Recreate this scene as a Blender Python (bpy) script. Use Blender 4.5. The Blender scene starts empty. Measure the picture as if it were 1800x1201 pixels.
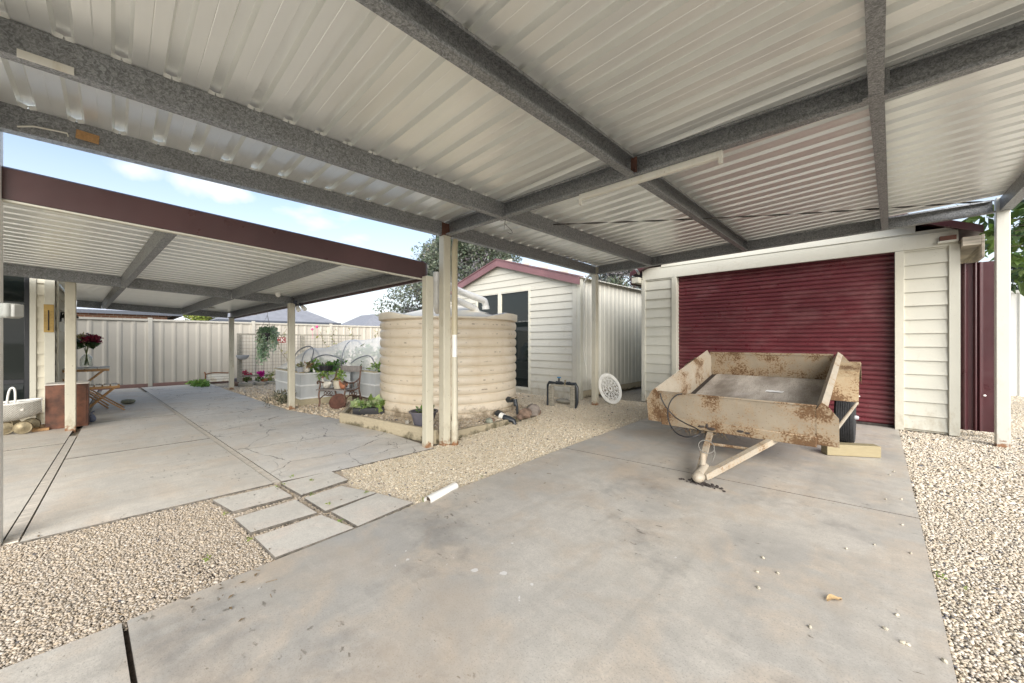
# Yard with a carport, rusty box trailer, water tank and garage.  Blender 4.5, self-contained.
SKYS, SKYC, SUNE, SUNA, EXPO = .05, (4.8, 4.9, 5.05), 1.45, 62, 2.34
import bpy, bmesh, math, random
import numpy as np
from mathutils import Vector, Matrix
R = math.radians
random.seed(11)
rng = np.random.default_rng(5)
sc = bpy.context.scene
C = bpy.context.collection

# ---------------------------------------------------------------- survey of the site
# metres; x runs along the garage front, y along the driveway; eye at (0, 0, 1.2)
YAW = R(43.8); EYE = 1.2; FPX = 672.0
FW = Vector((-math.sin(YAW), math.cos(YAW), 0)); RT = Vector((math.cos(YAW), math.sin(YAW), 0))
def ray(u, v):
    return FW + RT * ((u - 900) / FPX) + Vector((0, 0, (600 - v) / FPX))
def g(u, v, z=0.0):
    d = ray(u, v); t = (z - EYE) / d.z
    return Vector((d.x * t, d.y * t, z))
def vx(u, v, X):
    d = ray(u, v); t = X / d.x
    return Vector((X, d.y * t, EYE + d.z * t))
def vy(u, v, Y):
    d = ray(u, v); t = Y / d.y
    return Vector((d.x * t, Y, EYE + d.z * t))
def vt(u, v, t):
    d = ray(u, v)
    return Vector((d.x * t, d.y * t, EYE + d.z * t))

# ---------------------------------------------------------------- mesh builder
ORG = {}
def thing(name, label, cat, loc=(0, 0, 0), group=None):
    o = bpy.data.objects.new(name, None); C.objects.link(o)
    o.location = loc; o.empty_display_size = 0.1
    o['label'] = label; o['category'] = cat
    if group: o['group'] = group
    ORG[o.name] = Vector(loc)
    return o
def tag(o, label=None, cat=None, group=None, kind=None):
    if label: o['label'] = label
    if cat: o['category'] = cat
    if group: o['group'] = group
    if kind: o['kind'] = kind
    return o
def fin(name, me, org, parent, bev=0, sharp=35):
    me.update()
    o = bpy.data.objects.new(name, me); C.objects.link(o)
    if parent is not None:
        o.parent = parent; o.location = (0, 0, 0)
        if parent.type != 'EMPTY' or parent.parent is not None:
            pass
        ORG[o.name] = ORG[parent.name]
    else:
        o.location = org; ORG[o.name] = Vector(org)
    if bev:
        b = o.modifiers.new('bevel', 'BEVEL'); b.width = bev; b.segments = 2
        b.limit_method = 'ANGLE'; b.angle_limit = R(40)
    return o
class MB:
    def __init__(s): s.v = []; s.f = []; s.m = []; s.mi = 0
    def add(s, vs, fs):
        n = len(s.v); s.v += [tuple(x) for x in vs]
        for f in fs: s.f.append([i + n for i in f]); s.m.append(s.mi)
        return s
    def box(s, c, d, rot=None):
        c = Vector(c); out = []
        for z in (-.5, .5):
            for y in (-.5, .5):
                for x in (-.5, .5):
                    p = Vector((x * d[0], y * d[1], z * d[2]))
                    out.append(c + (rot @ p if rot is not None else p))
        return s.add(out, [(0, 2, 3, 1), (4, 5, 7, 6), (0, 1, 5, 4), (2, 6, 7, 3), (0, 4, 6, 2), (1, 3, 7, 5)])
    def mm(s, x0, x1, y0, y1, z0, z1):
        return s.box(((x0 + x1) / 2, (y0 + y1) / 2, (z0 + z1) / 2), (abs(x1 - x0), abs(y1 - y0), abs(z1 - z0)))
    def sweep(s, prof, p0, p1, side, up, cap=True):
        p0, p1, side, up = Vector(p0), Vector(p1), Vector(side), Vector(up); n = len(prof)
        vs = [p0 + side * a + up * b for a, b in prof] + [p1 + side * a + up * b for a, b in prof]
        fs = [(i, (i + 1) % n, n + (i + 1) % n, n + i) for i in range(n)]
        if cap: fs += [tuple(range(n))[::-1], tuple(range(n, 2 * n))]
        return s.add(vs, fs)
    def beam(s, p0, p1, w, h, up=(0, 0, 1), dz=0):
        p0, p1 = Vector(p0), Vector(p1); d = (p1 - p0).normalized(); up = Vector(up)
        side = d.cross(up).normalized(); u2 = side.cross(d).normalized()
        return s.sweep([(-w / 2, -h / 2 + dz), (w / 2, -h / 2 + dz), (w / 2, h / 2 + dz), (-w / 2, h / 2 + dz)], p0, p1, side, u2)
    def cbeam(s, p0, p1, w, h, open_side=1, t=.004, lip=.018):
        """galvanised C purlin, p0/p1 on the centre of its underside; the web is opposite open_side"""
        p0, p1 = Vector(p0), Vector(p1); d = (p1 - p0).normalized()
        side = d.cross(Vector((0, 0, 1))).normalized() * open_side; up = side.cross(d) * open_side
        if up.z < 0: up = -up
        a = w / 2
        prof = [(-a, 0), (a, 0), (a, lip), (a - t, lip), (a - t, t), (-a + t, t), (-a + t, h - t), (a - t, h - t), (a - t, h - lip), (a, h - lip), (a, h), (-a, h)]
        n = len(prof)
        vs = [p0 + side * x + up * y for x, y in prof] + [p1 + side * x + up * y for x, y in prof]
        fs = [(i, (i + 1) % n, n + (i + 1) % n, n + i) for i in range(n)]
        for k in (0, n):
            for q in ((0, 1, 4, 5), (1, 2, 3, 4), (0, 5, 6, 11), (6, 7, 10, 11), (7, 8, 9, 10)):
                fs.append(tuple(k + i for i in q))
        return s.add(vs, fs)
    def tube(s, pts, r, n=8, cap=True):
        pts = [Vector(p) for p in pts]; rs = r if isinstance(r, (list, tuple)) else [r] * len(pts)
        ref = None; rings = []
        for i, p in enumerate(pts):
            d = (pts[min(i + 1, len(pts) - 1)] - pts[max(i - 1, 0)])
            if d.length < 1e-9: d = Vector((0, 0, 1))
            d.normalize()
            if ref is None:
                ref = Vector((0, 0, 1)) if abs(d.z) < .9 else Vector((1, 0, 0))
            a = d.cross(ref)
            if a.length < 1e-4: a = d.cross(Vector((0.3, 1, .2)))
            a.normalize(); b = a.cross(d).normalized(); ref = b
            rings.append([p + (a * math.cos(k * 2 * math.pi / n) + b * math.sin(k * 2 * math.pi / n)) * rs[i] for k in range(n)])
        vs = [q for rr in rings for q in rr]; fs = []
        for i in range(len(pts) - 1):
            for k in range(n):
                fs.append((i * n + k, i * n + (k + 1) % n, (i + 1) * n + (k + 1) % n, (i + 1) * n + k))
        if cap: fs += [tuple(range(n))[::-1], tuple(range((len(pts) - 1) * n, len(pts) * n))]
        return s.add(vs, fs)
    def lathe(s, prof, c, n=24, axis='z', rot=None, capb=False, capt=False):
        c = Vector(c); vs = []
        for r_, z in prof:
            for k in range(n):
                a = 2 * math.pi * k / n; p = Vector((r_ * math.cos(a), r_ * math.sin(a), z))
                if axis == 'x': p = Vector((p.z, p.x, p.y))
                if axis == 'y': p = Vector((p.y, p.z, p.x))
                if rot is not None: p = rot @ p
                vs.append(c + p)
        fs = []
        for i in range(len(prof) - 1):
            for k in range(n):
                fs.append((i * n + k, i * n + (k + 1) % n, (i + 1) * n + (k + 1) % n, (i + 1) * n + k))
        if capb: fs.append(tuple(range(n))[::-1])
        if capt: fs.append(tuple(range((len(prof) - 1) * n, len(prof) * n)))
        return s.add(vs, fs)
    def prism(s, poly, z0, z1):
        n = len(poly)
        vs = [(p[0], p[1], z0) for p in poly] + [(p[0], p[1], z1) for p in poly]
        fs = [(i, (i + 1) % n, n + (i + 1) % n, n + i) for i in range(n)] + [tuple(range(n))[::-1], tuple(range(n, 2 * n))]
        return s.add(vs, fs)
    def quad(s, a, b, c, d): return s.add([a, b, c, d], [(0, 1, 2, 3)])
    def blob(s, c, rad, n=10, m=7, rot=None, jit=0, rnd=random):
        c = Vector(c); vs = []; fs = []
        for i in range(m + 1):
            th = math.pi * i / m
            for k in range(n):
                a = 2 * math.pi * k / n; j = 1 + rnd.uniform(-jit, jit)
                p = Vector((math.sin(th) * math.cos(a) * rad[0], math.sin(th) * math.sin(a) * rad[1], math.cos(th) * rad[2])) * j
                vs.append(c + (rot @ p if rot is not None else p))
        for i in range(m):
            for k in range(n): fs.append((i * n + k, (i + 1) * n + k, (i + 1) * n + (k + 1) % n, i * n + (k + 1) % n))
        return s.add(vs, fs)
    def build(s, name, mat, parent=None, bev=0, sharp=35, loc=None, weld=False):
        vs = np.array(s.v, dtype=float)
        if parent is not None: org = ORG[parent.name]
        elif loc is not None: org = Vector(loc)
        else:
            lo, hi = vs.min(0), vs.max(0); org = Vector(((lo[0] + hi[0]) / 2, (lo[1] + hi[1]) / 2, lo[2]))
        me = bpy.data.meshes.new(name)
        me.from_pydata([tuple(p) for p in (vs - np.array(org))], [], s.f)
        mats = mat if isinstance(mat, (list, tuple)) else [mat]
        for q in mats: me.materials.append(q)
        if len(mats) > 1: me.polygons.foreach_set('material_index', s.m)
        bm = bmesh.new(); bm.from_mesh(me)
        if weld: bmesh.ops.remove_doubles(bm, verts=bm.verts, dist=1e-5)
        bmesh.ops.recalc_face_normals(bm, faces=bm.faces)
        bm.to_mesh(me); bm.free()
        me.shade_smooth(); me.set_sharp_from_angle(angle=R(sharp))
        return fin(name, me, org, parent, bev)
def npmesh(name, verts, faces, mat, parent=None, cols=None, smooth=True, loc=None):
    """fast mesh from arrays, with a per-vertex colour attribute 'col'"""
    verts = np.asarray(verts, dtype=np.float32); faces = np.asarray(faces, dtype=np.int32)
    if parent is not None: org = ORG[parent.name]
    elif loc is not None: org = Vector(loc)
    else:
        lo, hi = verts.min(0), verts.max(0); org = Vector((float(lo[0] + hi[0]) / 2, float(lo[1] + hi[1]) / 2, float(lo[2])))
    verts = verts - np.array(org, dtype=np.float32)
    me = bpy.data.meshes.new(name); k = faces.shape[1]
    me.vertices.add(len(verts)); me.vertices.foreach_set('co', verts.ravel())
    me.loops.add(faces.size); me.loops.foreach_set('vertex_index', faces.ravel())
    me.polygons.add(len(faces)); me.polygons.foreach_set('loop_start', np.arange(len(faces), dtype=np.int32) * k)
    me.update(calc_edges=True)
    if smooth: me.polygons.foreach_set('use_smooth', np.ones(len(faces), dtype=bool))
    if cols is not None:
        a = me.attributes.new('col', 'FLOAT_COLOR', 'POINT')
        c4 = np.ones((len(verts), 4), dtype=np.float32); c4[:, :3] = cols
        a.data.foreach_set('color', c4.ravel())
    me.materials.append(mat)
    return fin(name, me, org, parent)
def copy_tree(o, parent=None):
    c = o.copy(); C.objects.link(c)
    if parent is not None: c.parent = parent
    for ch in [x for x in C.objects if x.parent == o]: copy_tree(ch, c)
    return c

# ---------------------------------------------------------------- materials
class M:
    def __init__(s, name):
        s.mat = bpy.data.materials.new(name); s.mat.use_nodes = True
        s.t = s.mat.node_tree; s.b = s.t.nodes['Principled BSDF']; s.out = s.t.nodes['Material Output']
        s._co = None
    def n(s, ty, **kw):
        nd = s.t.nodes.new(ty)
        for k, v in kw.items(): setattr(nd, k, v)
        return nd
    def l(s, a, b): s.t.links.new(a, b)
    def put(s, sock, v):
        if hasattr(v, 'is_linked') or isinstance(v, bpy.types.NodeSocket): s.l(v, sock)
        else: sock.default_value = v if not (isinstance(v, tuple) and len(v) == 3 and sock.type == 'RGBA') else (*v, 1)
    def co(s, scale=(1, 1, 1), kind='pos'):
        if s._co is None: s._co = s.n('ShaderNodeNewGeometry').outputs['Position']
        mp = s.n('ShaderNodeMapping'); s.l(s._co, mp.inputs[0]); mp.inputs['Scale'].default_value = scale
        return mp.outputs[0]
    def noise(s, scale, detail=4, st=(1, 1, 1), rough=.55, dist=0):
        nd = s.n('ShaderNodeTexNoise'); s.l(s.co(st), nd.inputs['Vector'])
        nd.inputs['Scale'].default_value = scale; nd.inputs['Detail'].default_value = detail
        nd.inputs['Roughness'].default_value = rough; nd.inputs['Distortion'].default_value = dist
        return nd.outputs['Fac']
    def voro(s, scale, feat='F1', st=(1, 1, 1), out='Distance', warp=0, rand=1.0):
        nd = s.n('ShaderNodeTexVoronoi', feature=feat); nd.inputs['Scale'].default_value = scale
        nd.inputs['Randomness'].default_value = rand
        v = s.co(st)
        if warp:
            nz = s.n('ShaderNodeTexNoise'); s.l(v, nz.inputs['Vector']); nz.inputs['Scale'].default_value = scale * 2.2; nz.inputs['Detail'].default_value = 4
            vm = s.n('ShaderNodeVectorMath', operation='MULTIPLY_ADD'); s.l(nz.outputs['Color'], vm.inputs[0])
            vm.inputs[1].default_value = (warp,) * 3; s.l(v, vm.inputs[2]); v = vm.outputs[0]
        s.l(v, nd.inputs['Vector'])
        return nd.outputs[out]
    def xyz(s):
        sp = s.n('ShaderNodeSeparateXYZ'); s.l(s.co(), sp.inputs[0]); return sp.outputs
    def ramp(s, fac, lo, hi, a=0.0, b=1.0):
        nd = s.n('ShaderNodeMapRange'); s.put(nd.inputs[0], fac)
        nd.inputs[1].default_value = lo; nd.inputs[2].default_value = hi; nd.inputs[3].default_value = a; nd.inputs[4].default_value = b
        return nd.outputs[0]
    def mth(s, op, a, b=0.0):
        nd = s.n('ShaderNodeMath', operation=op); s.put(nd.inputs[0], a); s.put(nd.inputs[1], b); return nd.outputs[0]
    def mix(s, f, a, b, mode='MIX'):
        nd = s.n('ShaderNodeMix', data_type='RGBA', blend_type=mode); s.put(nd.inputs[0], f); s.put(nd.inputs[6], a); s.put(nd.inputs[7], b)
        return nd.outputs[2]
    def attr(s): return s.n('ShaderNodeAttribute', attribute_name='col').outputs['Color']
    def bump(s, h, strength=.3, dist=.01):
        nd = s.n('ShaderNodeBump'); s.put(nd.inputs['Height'], h)
        nd.inputs['Strength'].default_value = strength; nd.inputs['Distance'].default_value = dist
        s.l(nd.outputs[0], s.b.inputs['Normal'])
    def set(s, color=None, rough=.6, metal=0.0, spec=None):
        if color is not None: s.put(s.b.inputs['Base Color'], color)
        s.put(s.b.inputs['Roughness'], rough); s.put(s.b.inputs['Metallic'], metal)
        if spec is not None: s.b.inputs['Specular IOR Level'].default_value = spec
        return s
def plain(name, col, rough=.6, metal=0.0, var=.12, scale=14, bump=.0, st=(1, 1, 1)):
    m = M(name); n = m.noise(scale, 5, st)
    c = m.mix(m.ramp(n, .3, .7), tuple(x * (1 - var) for x in col), tuple(min(1, x * (1 + var)) for x in col))
    m.set(c, rough, metal)
    if bump: m.bump(m.noise(scale * 4, 4, st), bump, .004)
    return m.mat

def concrete(name, a, b, c, cracks=False, splats=False, rough=.5):
    m = M(name)
    big = m.noise(.8, 6, dist=.7); mid = m.noise(2.6, 7, rough=.62, dist=.5); sm = m.noise(11, 6, rough=.65, dist=.3); fine = m.noise(75, 4)
    col = m.mix(m.ramp(big, .42, .60), a, b)
    col = m.mix(m.ramp(mid, .47, .62, 0, .8), col, c)
    col = m.mix(m.ramp(m.noise(1.5, 6, (1, .3, 1), dist=1.2), .52, .70, 0, .6), col, tuple(x * .74 for x in a))
    col = m.mix(m.ramp(sm, .34, .68, .0, .32), col, tuple(x * .62 for x in b))
    col = m.mix(m.ramp(m.noise(5, 7, (.5, 1.6, 1), rough=.7), .55, .75, 0, .3), col, tuple(min(1, x * 1.25) for x in a))
    col = m.mix(m.ramp(fine, .40, .66, 0, .28), col, tuple(x * .55 for x in a))
    col = m.mix(m.ramp(m.noise(150, 2), .58, .68, 0, .6), col, tuple(x * .45 for x in a))
    col = m.mix(m.ramp(m.noise(5, 5, (1.6, .07, 1), rough=.6), .53, .70, 0, .3), col, tuple(x * .5 for x in a))
    col = m.mix(m.ramp(m.noise(26, 7, rough=.75), .56, .68, 0, .35), col, tuple(x * .5 for x in a))
    # leaf stains and dirt flecks
    fl = m.ramp(m.mth('SUBTRACT', m.voro(9, st=(1, 1.9, 1), warp=.13), m.ramp(m.noise(1.0, 3), .42, .64, .0, .19)), .03, -.04)
    col = m.mix(m.mth('MULTIPLY', fl, m.ramp(m.noise(14, 3), .35, .6, .25, .8)), col, (.085, .07, .05))
    if splats:
        sp = m.mth('LESS_THAN', m.voro(10, warp=.07), m.ramp(m.noise(1.25, 2, (1.3, 1, 1)), .55, .68, 0, .19))
        col = m.mix(m.mth('MULTIPLY', sp, .75), col, (.66, .65, .63))
        oil = m.ramp(m.mth('ADD', m.noise(1.15, 3, dist=.3), m.mth('MULTIPLY', sm, .22)), .68, .88, 0, .6)
        col = m.mix(oil, col, (.13, .125, .12))
        ru = m.ramp(m.noise(.75, 5, (1, 1, 3)), .54, .72, 0, .5)
        col = m.mix(ru, col, (.46, .34, .22))
    h = m.mth('ADD', m.noise(40, 5), m.mth('MULTIPLY', m.noise(180, 3), .5))
    if cracks:
        d = m.voro(1.25, 'DISTANCE_TO_EDGE', warp=.28)
        d2 = m.voro(2.6, 'DISTANCE_TO_EDGE', warp=.16)
        k = m.mth('LESS_THAN', d, m.ramp(m.noise(4, 4), .36, .70, 0, .013))
        k2 = m.mth('LESS_THAN', d2, m.ramp(m.noise(2.1, 4, (1, 1, 4)), .50, .70, 0, .013))
        k = m.mth('MAXIMUM', k, k2)
        col = m.mix(m.mth('MULTIPLY', k, m.ramp(m.noise(9, 3), .3, .6, .3, .9)), col, (.09, .075, .06))
    m.bump(h, .3, .003)
    m.set(col, m.ramp(mid, .3, .7, rough - .1, rough + .12))
    return m.mat

def paint(name, col, dirt=(.30, .24, .15), rough=.45, amt=.5, rustbase=False, nail=False):
    m = M(name); zz = m.xyz()[2]
    c = m.mix(m.ramp(m.noise(3, 5), .35, .7), tuple(x * .93 for x in col), col)
    c = m.mix(m.ramp(m.noise(9, 6, (1, 1, .35), rough=.65), .58, .8, 0, amt), c, dirt)
    c = m.mix(m.ramp(m.mth('ADD', m.noise(7, 6, (1, 1, .6), rough=.7), m.ramp(zz, 0, .45, .22, 0)), .62, .84, 0, .65), c, dirt)
    sp = m.ramp(m.noise(38, 3), .68, .74, 0, amt)
    c = m.mix(sp, c, tuple(x * .6 for x in dirt))
    if rustbase:
        z = m.xyz()[2]
        lo = m.ramp(z, .0, .14, 1, 0)
        k = m.ramp(m.mth('ADD', m.mth('MULTIPLY', lo, .55), m.noise(22, 5)), .86, 1.0, 0, .9)
        c = m.mix(k, c, (.20, .08, .025))
    m.bump(m.noise(30, 5), .12, .003)
    m.set(c, rough)
    return m.mat

def rustpaint(name, col, amount=.5, rust=(.15, .075, .03)):
    m = M(name)
    c = m.mix(m.ramp(m.noise(4, 5), .35, .7), tuple(x * .84 for x in col), col)
    c = m.mix(m.ramp(m.noise(6, 6, (1, 1, .3)), .55, .8, 0, .45), c, tuple(x * .62 for x in col))
    big = m.noise(3.0, 6, rough=.6); n = m.noise(62, 7, rough=.6)
    n2 = m.mth('ADD', m.mth('MULTIPLY', big, .80), m.mth('MULTIPLY', n, .42))
    t = .815 - amount * .22
    halo = m.ramp(n2, t - .06, t + .02, 0, .6)
    c = m.mix(halo, c, (.31, .20, .10))
    k = m.ramp(n2, t, t + .06, 0, .92)
    c = m.mix(k, c, m.mix(m.noise(60, 3), rust, tuple(x * .4 for x in rust)))
    sp = m.ramp(m.noise(70, 3), .63, .69, 0, .8)
    c = m.mix(sp, c, (.17, .08, .03))
    drip = m.ramp(m.noise(20, 4, (1, 1, .06)), .56, .74, 0, .35)
    c = m.mix(drip, c, (.30, .20, .10))
    m.bump(m.mth('MULTIPLY', k, m.noise(90, 4)), .4, .004)
    m.set(c, m.ramp(k, 0, 1, .5, .9))
    return m.mat

def galv(name, lo=.10, hi=.34, warm=0.0):
    m = M(name)
    n = m.noise(68, 4, (1, 1, 1), rough=.62, dist=1.2); n1 = m.noise(4, 4)
    f = m.ramp(n, .38, .64)
    c = m.mix(f, (lo, lo * 1.03, lo * 1.06), (hi, hi * 1.03, hi * 1.05))
    c = m.mix(m.ramp(n1, .4, .75, 0, .35), c, (lo * 1.1, lo * 1.08, lo * 1.02))
    m.set(c, m.ramp(n, .3, .7, .62, .42), .55)
    return m.mat

MT = {}
MT['drive'] = concrete('driveway_concrete', (.56, .523, .46), (.40, .38, .345), (.52, .44, .35), splats=True, rough=.42)
MT['patio'] = concrete('patio_concrete', (.68, .635, .56), (.57, .54, .485), (.64, .555, .455), rough=.55)
MT['cracked'] = concrete('cracked_concrete', (.72, .685, .62), (.64, .61, .56), (.68, .605, .515), cracks=True, rough=.55)
MT['paver'] = concrete('paver_concrete', (.68, .645, .575), (.62, .59, .53), (.66, .57, .49), rough=.6)
def gravel_base():
    m = M('gravel_bed')
    v = m.voro(55, out='Color', warp=.01); d = m.voro(55)
    hs = m.n('ShaderNodeSeparateColor'); m.l(v, hs.inputs[0])
    c = m.mix(hs.outputs[0], (.38, .32, .24), (.58, .52, .42))
    c = m.mix(m.ramp(hs.outputs[1], .93, .95), c, (.09, .085, .08))
    c = m.mix(m.ramp(d, .3, .75, 0, .4), c, (.20, .165, .12))
    m.bump(m.mth('SUBTRACT', 1.0, d), .8, .012); m.set(c, .85)
    return m.mat
MT['gravelbed'] = gravel_base()
m = M('pebbles'); m.set(m.mix(m.ramp(m.noise(120, 3), .4, .8, 0, .3), m.attr(), (.25, .19, .12)), .75); MT['pebble'] = m.mat
MT['ground'] = plain('dry_ground', (.20, .17, .11), .95, scale=.6, var=.3)
MT['cream'] = paint('cream_boards', (.57, .555, .475), rough=.4, amt=.28)
MT['shedcream'] = paint('shed_cream_boards', (.51, .488, .415), rough=.42, amt=.4)
MT['trim'] = paint('cream_trim', (.57, .55, .46), rough=.42, amt=.35)
MT['post'] = paint('cream_post', (.53, .495, .39), (.22, .16, .09), .42, .55, rustbase=True)
MT['whitepost'] = paint('white_post', (.54, .53, .475), (.28, .2, .12), .4, .3, rustbase=True)
MT['rawwood'] = plain('weathered_timber', (.50, .45, .37), .85, st=(1, 1, 12), scale=3, var=.35, bump=.3)
MT['galv'] = galv('galvanised_spangle', .17, .40)
MT['galvpatio'] = galv('galvanised_patio', .15, .36, .01)
def roofmat(name, tint, metal=.58, rough=.31, along=(.06, 1.6, 1)):
    m = M(name)
    n = m.noise(2.2, 5, (along[0] * 6, along[1] * 2, 1)); st = m.noise(30, 3, along); f = m.noise(300, 2)
    c = m.mix(m.ramp(n, .3, .75), tuple(x * .93 for x in tint), tint)
    m.set(c, rough, metal)
    return m.mat
MT['roof'] = roofmat('zinc_roof_sheet', (.90, .912, .88))
MT['proof'] = roofmat('patio_roof_sheet', (.90, .91, .87), rough=.31, along=(1.6, .06, 1))
def maroon(name, col, scratch=True):
    m = M(name)
    c = m.mix(m.ramp(m.noise(1.4, 4), .3, .7), tuple(x * .8 for x in col), tuple(min(1, x * 1.2) for x in col))
    if scratch:
        s_ = m.ramp(m.noise(16, 5, (.9, 1, 9), rough=.7), .735, .76, 0, .8)
        c = m.mix(s_, c, (.62, .52, .52))
        c = m.mix(m.ramp(m.noise(2.2, 6, (1, 1, 2), rough=.65), .48, .72, 0, .5), c, (.21, .10, .10))
        c = m.mix(m.ramp(m.noise(8, 5, (.25, 1, 3)), .55, .75, 0, .4), c, (.06, .025, .025))
    m.set(c, m.ramp(m.noise(7, 4), .3, .7, .26, .42))
    return m.mat
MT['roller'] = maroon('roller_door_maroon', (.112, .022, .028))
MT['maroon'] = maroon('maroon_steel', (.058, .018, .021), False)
MT['fascia'] = maroon('maroon_fascia', (.075, .038, .037), False)
MT['barge'] = maroon('maroon_barge', (.17, .085, .09), False)
MT['trailer'] = rustpaint('rusty_cream_paint', (.325, .275, .205), .84)
MT['railrust'] = rustpaint('heavily_rusted_paint', (.325, .27, .195), .97)
MT['trailerflange'] = rustpaint('worn_cream_paint', (.39, .34, .265), .66)
MT['fender'] = rustpaint('rusty_fender_paint', (.38, .30, .19), .97)
m = M('worn_ply'); c = m.mix(m.ramp(m.noise(4, 6, (1, .3, 1)), .35, .65), (.20, .17, .14), (.52, .475, .42))
c = m.mix(m.ramp(m.noise(40, 5, (6, .35, 1)), .45, .7, 0, .6), c, (.13, .11, .09)); c = m.mix(m.ramp(m.noise(2.3, 4), .5, .68, 0, .55), c, (.45, .42, .39))
m.set(c, .8); m.bump(m.noise(40, 5, (6, .35, 1)), .3, .003); MT['ply'] = m.mat
MT['tyre'] = plain('tyre_rubber', (.022, .022, .023), .75, scale=40, var=.4)
MT['darksteel'] = plain('dark_steel', (.05, .04, .035), .8, .2, scale=20, var=.5)
m = M('treated_pine'); c = m.mix(m.noise(14, 5, (1, 1, 6)), (.21, .17, .09), (.31, .26, .155)); c = m.mix(m.ramp(m.noise(6, 4), .6, .75, 0, .5), c, (.3, .24, .12))
m.set(c, .7); m.bump(m.noise(50, 4, (1, 1, 5)), .15, .003); MT['pine'] = m.mat
def tankmat():
    m = M('tank_plastic'); z = m.xyz()[2]
    c = m.mix(m.ramp(m.noise(2, 5), .35, .7), (.60, .515, .39), (.69, .605, .48))
    c = m.mix(m.ramp(m.noise(7, 6, (1, 1, .25)), .5, .8, 0, .4), c, (.50, .38, .235))
    low = m.ramp(z, .05, .34, .30, 0)
    st = m.ramp(m.mth('ADD', m.noise(5, 6, rough=.7), low), .66, .82, 0, .75)
    c = m.mix(st, c, (.17, .125, .075))
    row = m.ramp(m.mth('PINGPONG', m.mth('SUBTRACT', z, .13), .07), .055, .07)
    sp = m.mth('MULTIPLY', row, m.ramp(m.noise(13, 4, (1, 1, .6)), .56, .68, 0, .85))
    c = m.mix(sp, c, (.12, .085, .05))
    m.set(c, m.ramp(m.noise(12, 4), .3, .7, .33, .5)); m.bump(m.noise(25, 4), .06, .004)
    return m.mat
MT['tank'] = tankmat()
MT['tanklid'] = plain('tank_lid_plastic', (.74, .68, .56), .45, scale=5, var=.06)
def sleeper(name, col, moss=True):
    m = M(name); z = m.xyz()[2]
    c = m.mix(m.noise(18, 5, (1, 1, 5)), tuple(x * .7 for x in col), tuple(x * 1.15 for x in col))
    if moss:
        k = m.ramp(m.mth('ADD', m.noise(9, 5), m.ramp(z, 0, .1, .3, 0)), .66, .85, 0, .85)
        c = m.mix(k, c, (.07, .06, .03))
    m.set(c, .85); m.bump(m.noise(60, 4, (1, 1, 6)), .3, .004)
    return m.mat
MT['edge'] = plain('shaded_stained_slab_edge', (.13, .115, .095), .9, var=.5, scale=20)  # slab and paver sides: shade painted into the dark colour, with soil stain
MT['strip'] = plain('worn_joint_timber', (.52, .475, .41), .85, st=(8, 1, 1), scale=8, var=.35)
MT['sleeper'] = sleeper('garden_sleeper', (.42, .36, .25))
MT['bedtimber'] = sleeper('raised_bed_timber', (.46, .40, .27), False)
MT['bedsteel'] = plain('raised_bed_zinc', (.60, .62, .62), .45, .3, var=.1, scale=6, st=(1, 1, .2))
MT['bedrail'] = plain('raised_bed_rail', (.80, .81, .80), .4, .1, var=.06)
MT['fence'] = plain('cream_fence_steel', (.425, .39, .325), .5, 0, var=.05, scale=2)
MT['fencecap'] = plain('cream_fence_cap', (.45, .42, .355), .45, 0, var=.05)
MT['plinth'] = plain('brown_plinth', (.22, .13, .11), .8)
MT['whitefence'] = plain('white_fence_steel', (.66, .66, .64), .5, var=.03)
MT['corr'] = paint('cream_corrugated', (.62, .60, .52), (.3, .26, .16), .42, .3)
MT['black'] = plain('black_plastic', (.018, .018, .02), .5)
MT['poly'] = plain('black_poly_pipe', (.02, .025, .03), .4)
MT['blueh'] = plain('blue_handle', (.05, .2, .38), .4)
MT['pvc'] = plain('white_pvc', (.74, .73, .69), .35, var=.05)
MT['white'] = plain('white_plastic', (.80, .79, .75), .4, var=.05)
MT['oldwhite'] = paint('old_white_plastic', (.72, .70, .62), (.42, .3, .12), .4, .5)
MT['lace'] = plain('white_cast_iron', (.78, .77, .72), .5, var=.1)
m = M('dark_window_glass'); m.set((.012, .016, .015), .03, 0); m.b.inputs['Specular IOR Level'].default_value = .5; MT['glass'] = m.mat
MT['framecream'] = MT['trim']
MT['blackframe'] = plain('black_window_frame', (.012, .013, .016), .35)
MT['houseboard'] = paint('house_boards', (.62, .58, .46), rough=.5, amt=.25)
MT['cabinet'] = plain('mottled_brown_wood', (.12, .045, .022), .5, scale=9, var=.55)
MT['chairwood'] = plain('golden_wood', (.42, .23, .09), .55, st=(1, 1, 4), scale=12, var=.25)
MT['greytop'] = plain('grey_table_top', (.62, .58, .52), .55)
MT['wicker'] = None
m = M('white_wicker'); sx = m.n('ShaderNodeTexBrick'); m.l(m.co((1, 1, 1)), sx.inputs[0])
x_, y_, z_ = m.xyz(); cb = m.n('ShaderNodeCombineXYZ'); m.l(y_, cb.inputs[0]); m.l(z_, cb.inputs[1]); m.l(cb.outputs[0], sx.inputs[0])
sx.inputs['Scale'].default_value = 14; sx.inputs['Brick Width'].default_value = .28; sx.inputs['Row Height'].default_value = .17; sx.inputs['Mortar Size'].default_value = .03
sx.inputs['Color1'].default_value = (.72, .70, .64, 1); sx.inputs['Color2'].default_value = (.62, .6, .54, 1); sx.inputs['Mortar'].default_value = (.16, .14, .11, 1)
m.l(sx.outputs['Color'], m.b.inputs['Base Color']); m.set(None, .6); m.bump(sx.outputs['Fac'], -.6, .006); MT['wicker'] = m.mat
MT['brass'] = plain('dull_brass', (.22, .18, .11), .4, .6, var=.4, scale=20)
MT['iron'] = plain('rusty_cast_iron', (.15, .085, .06), .75, .1, var=.4, scale=30)
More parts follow.
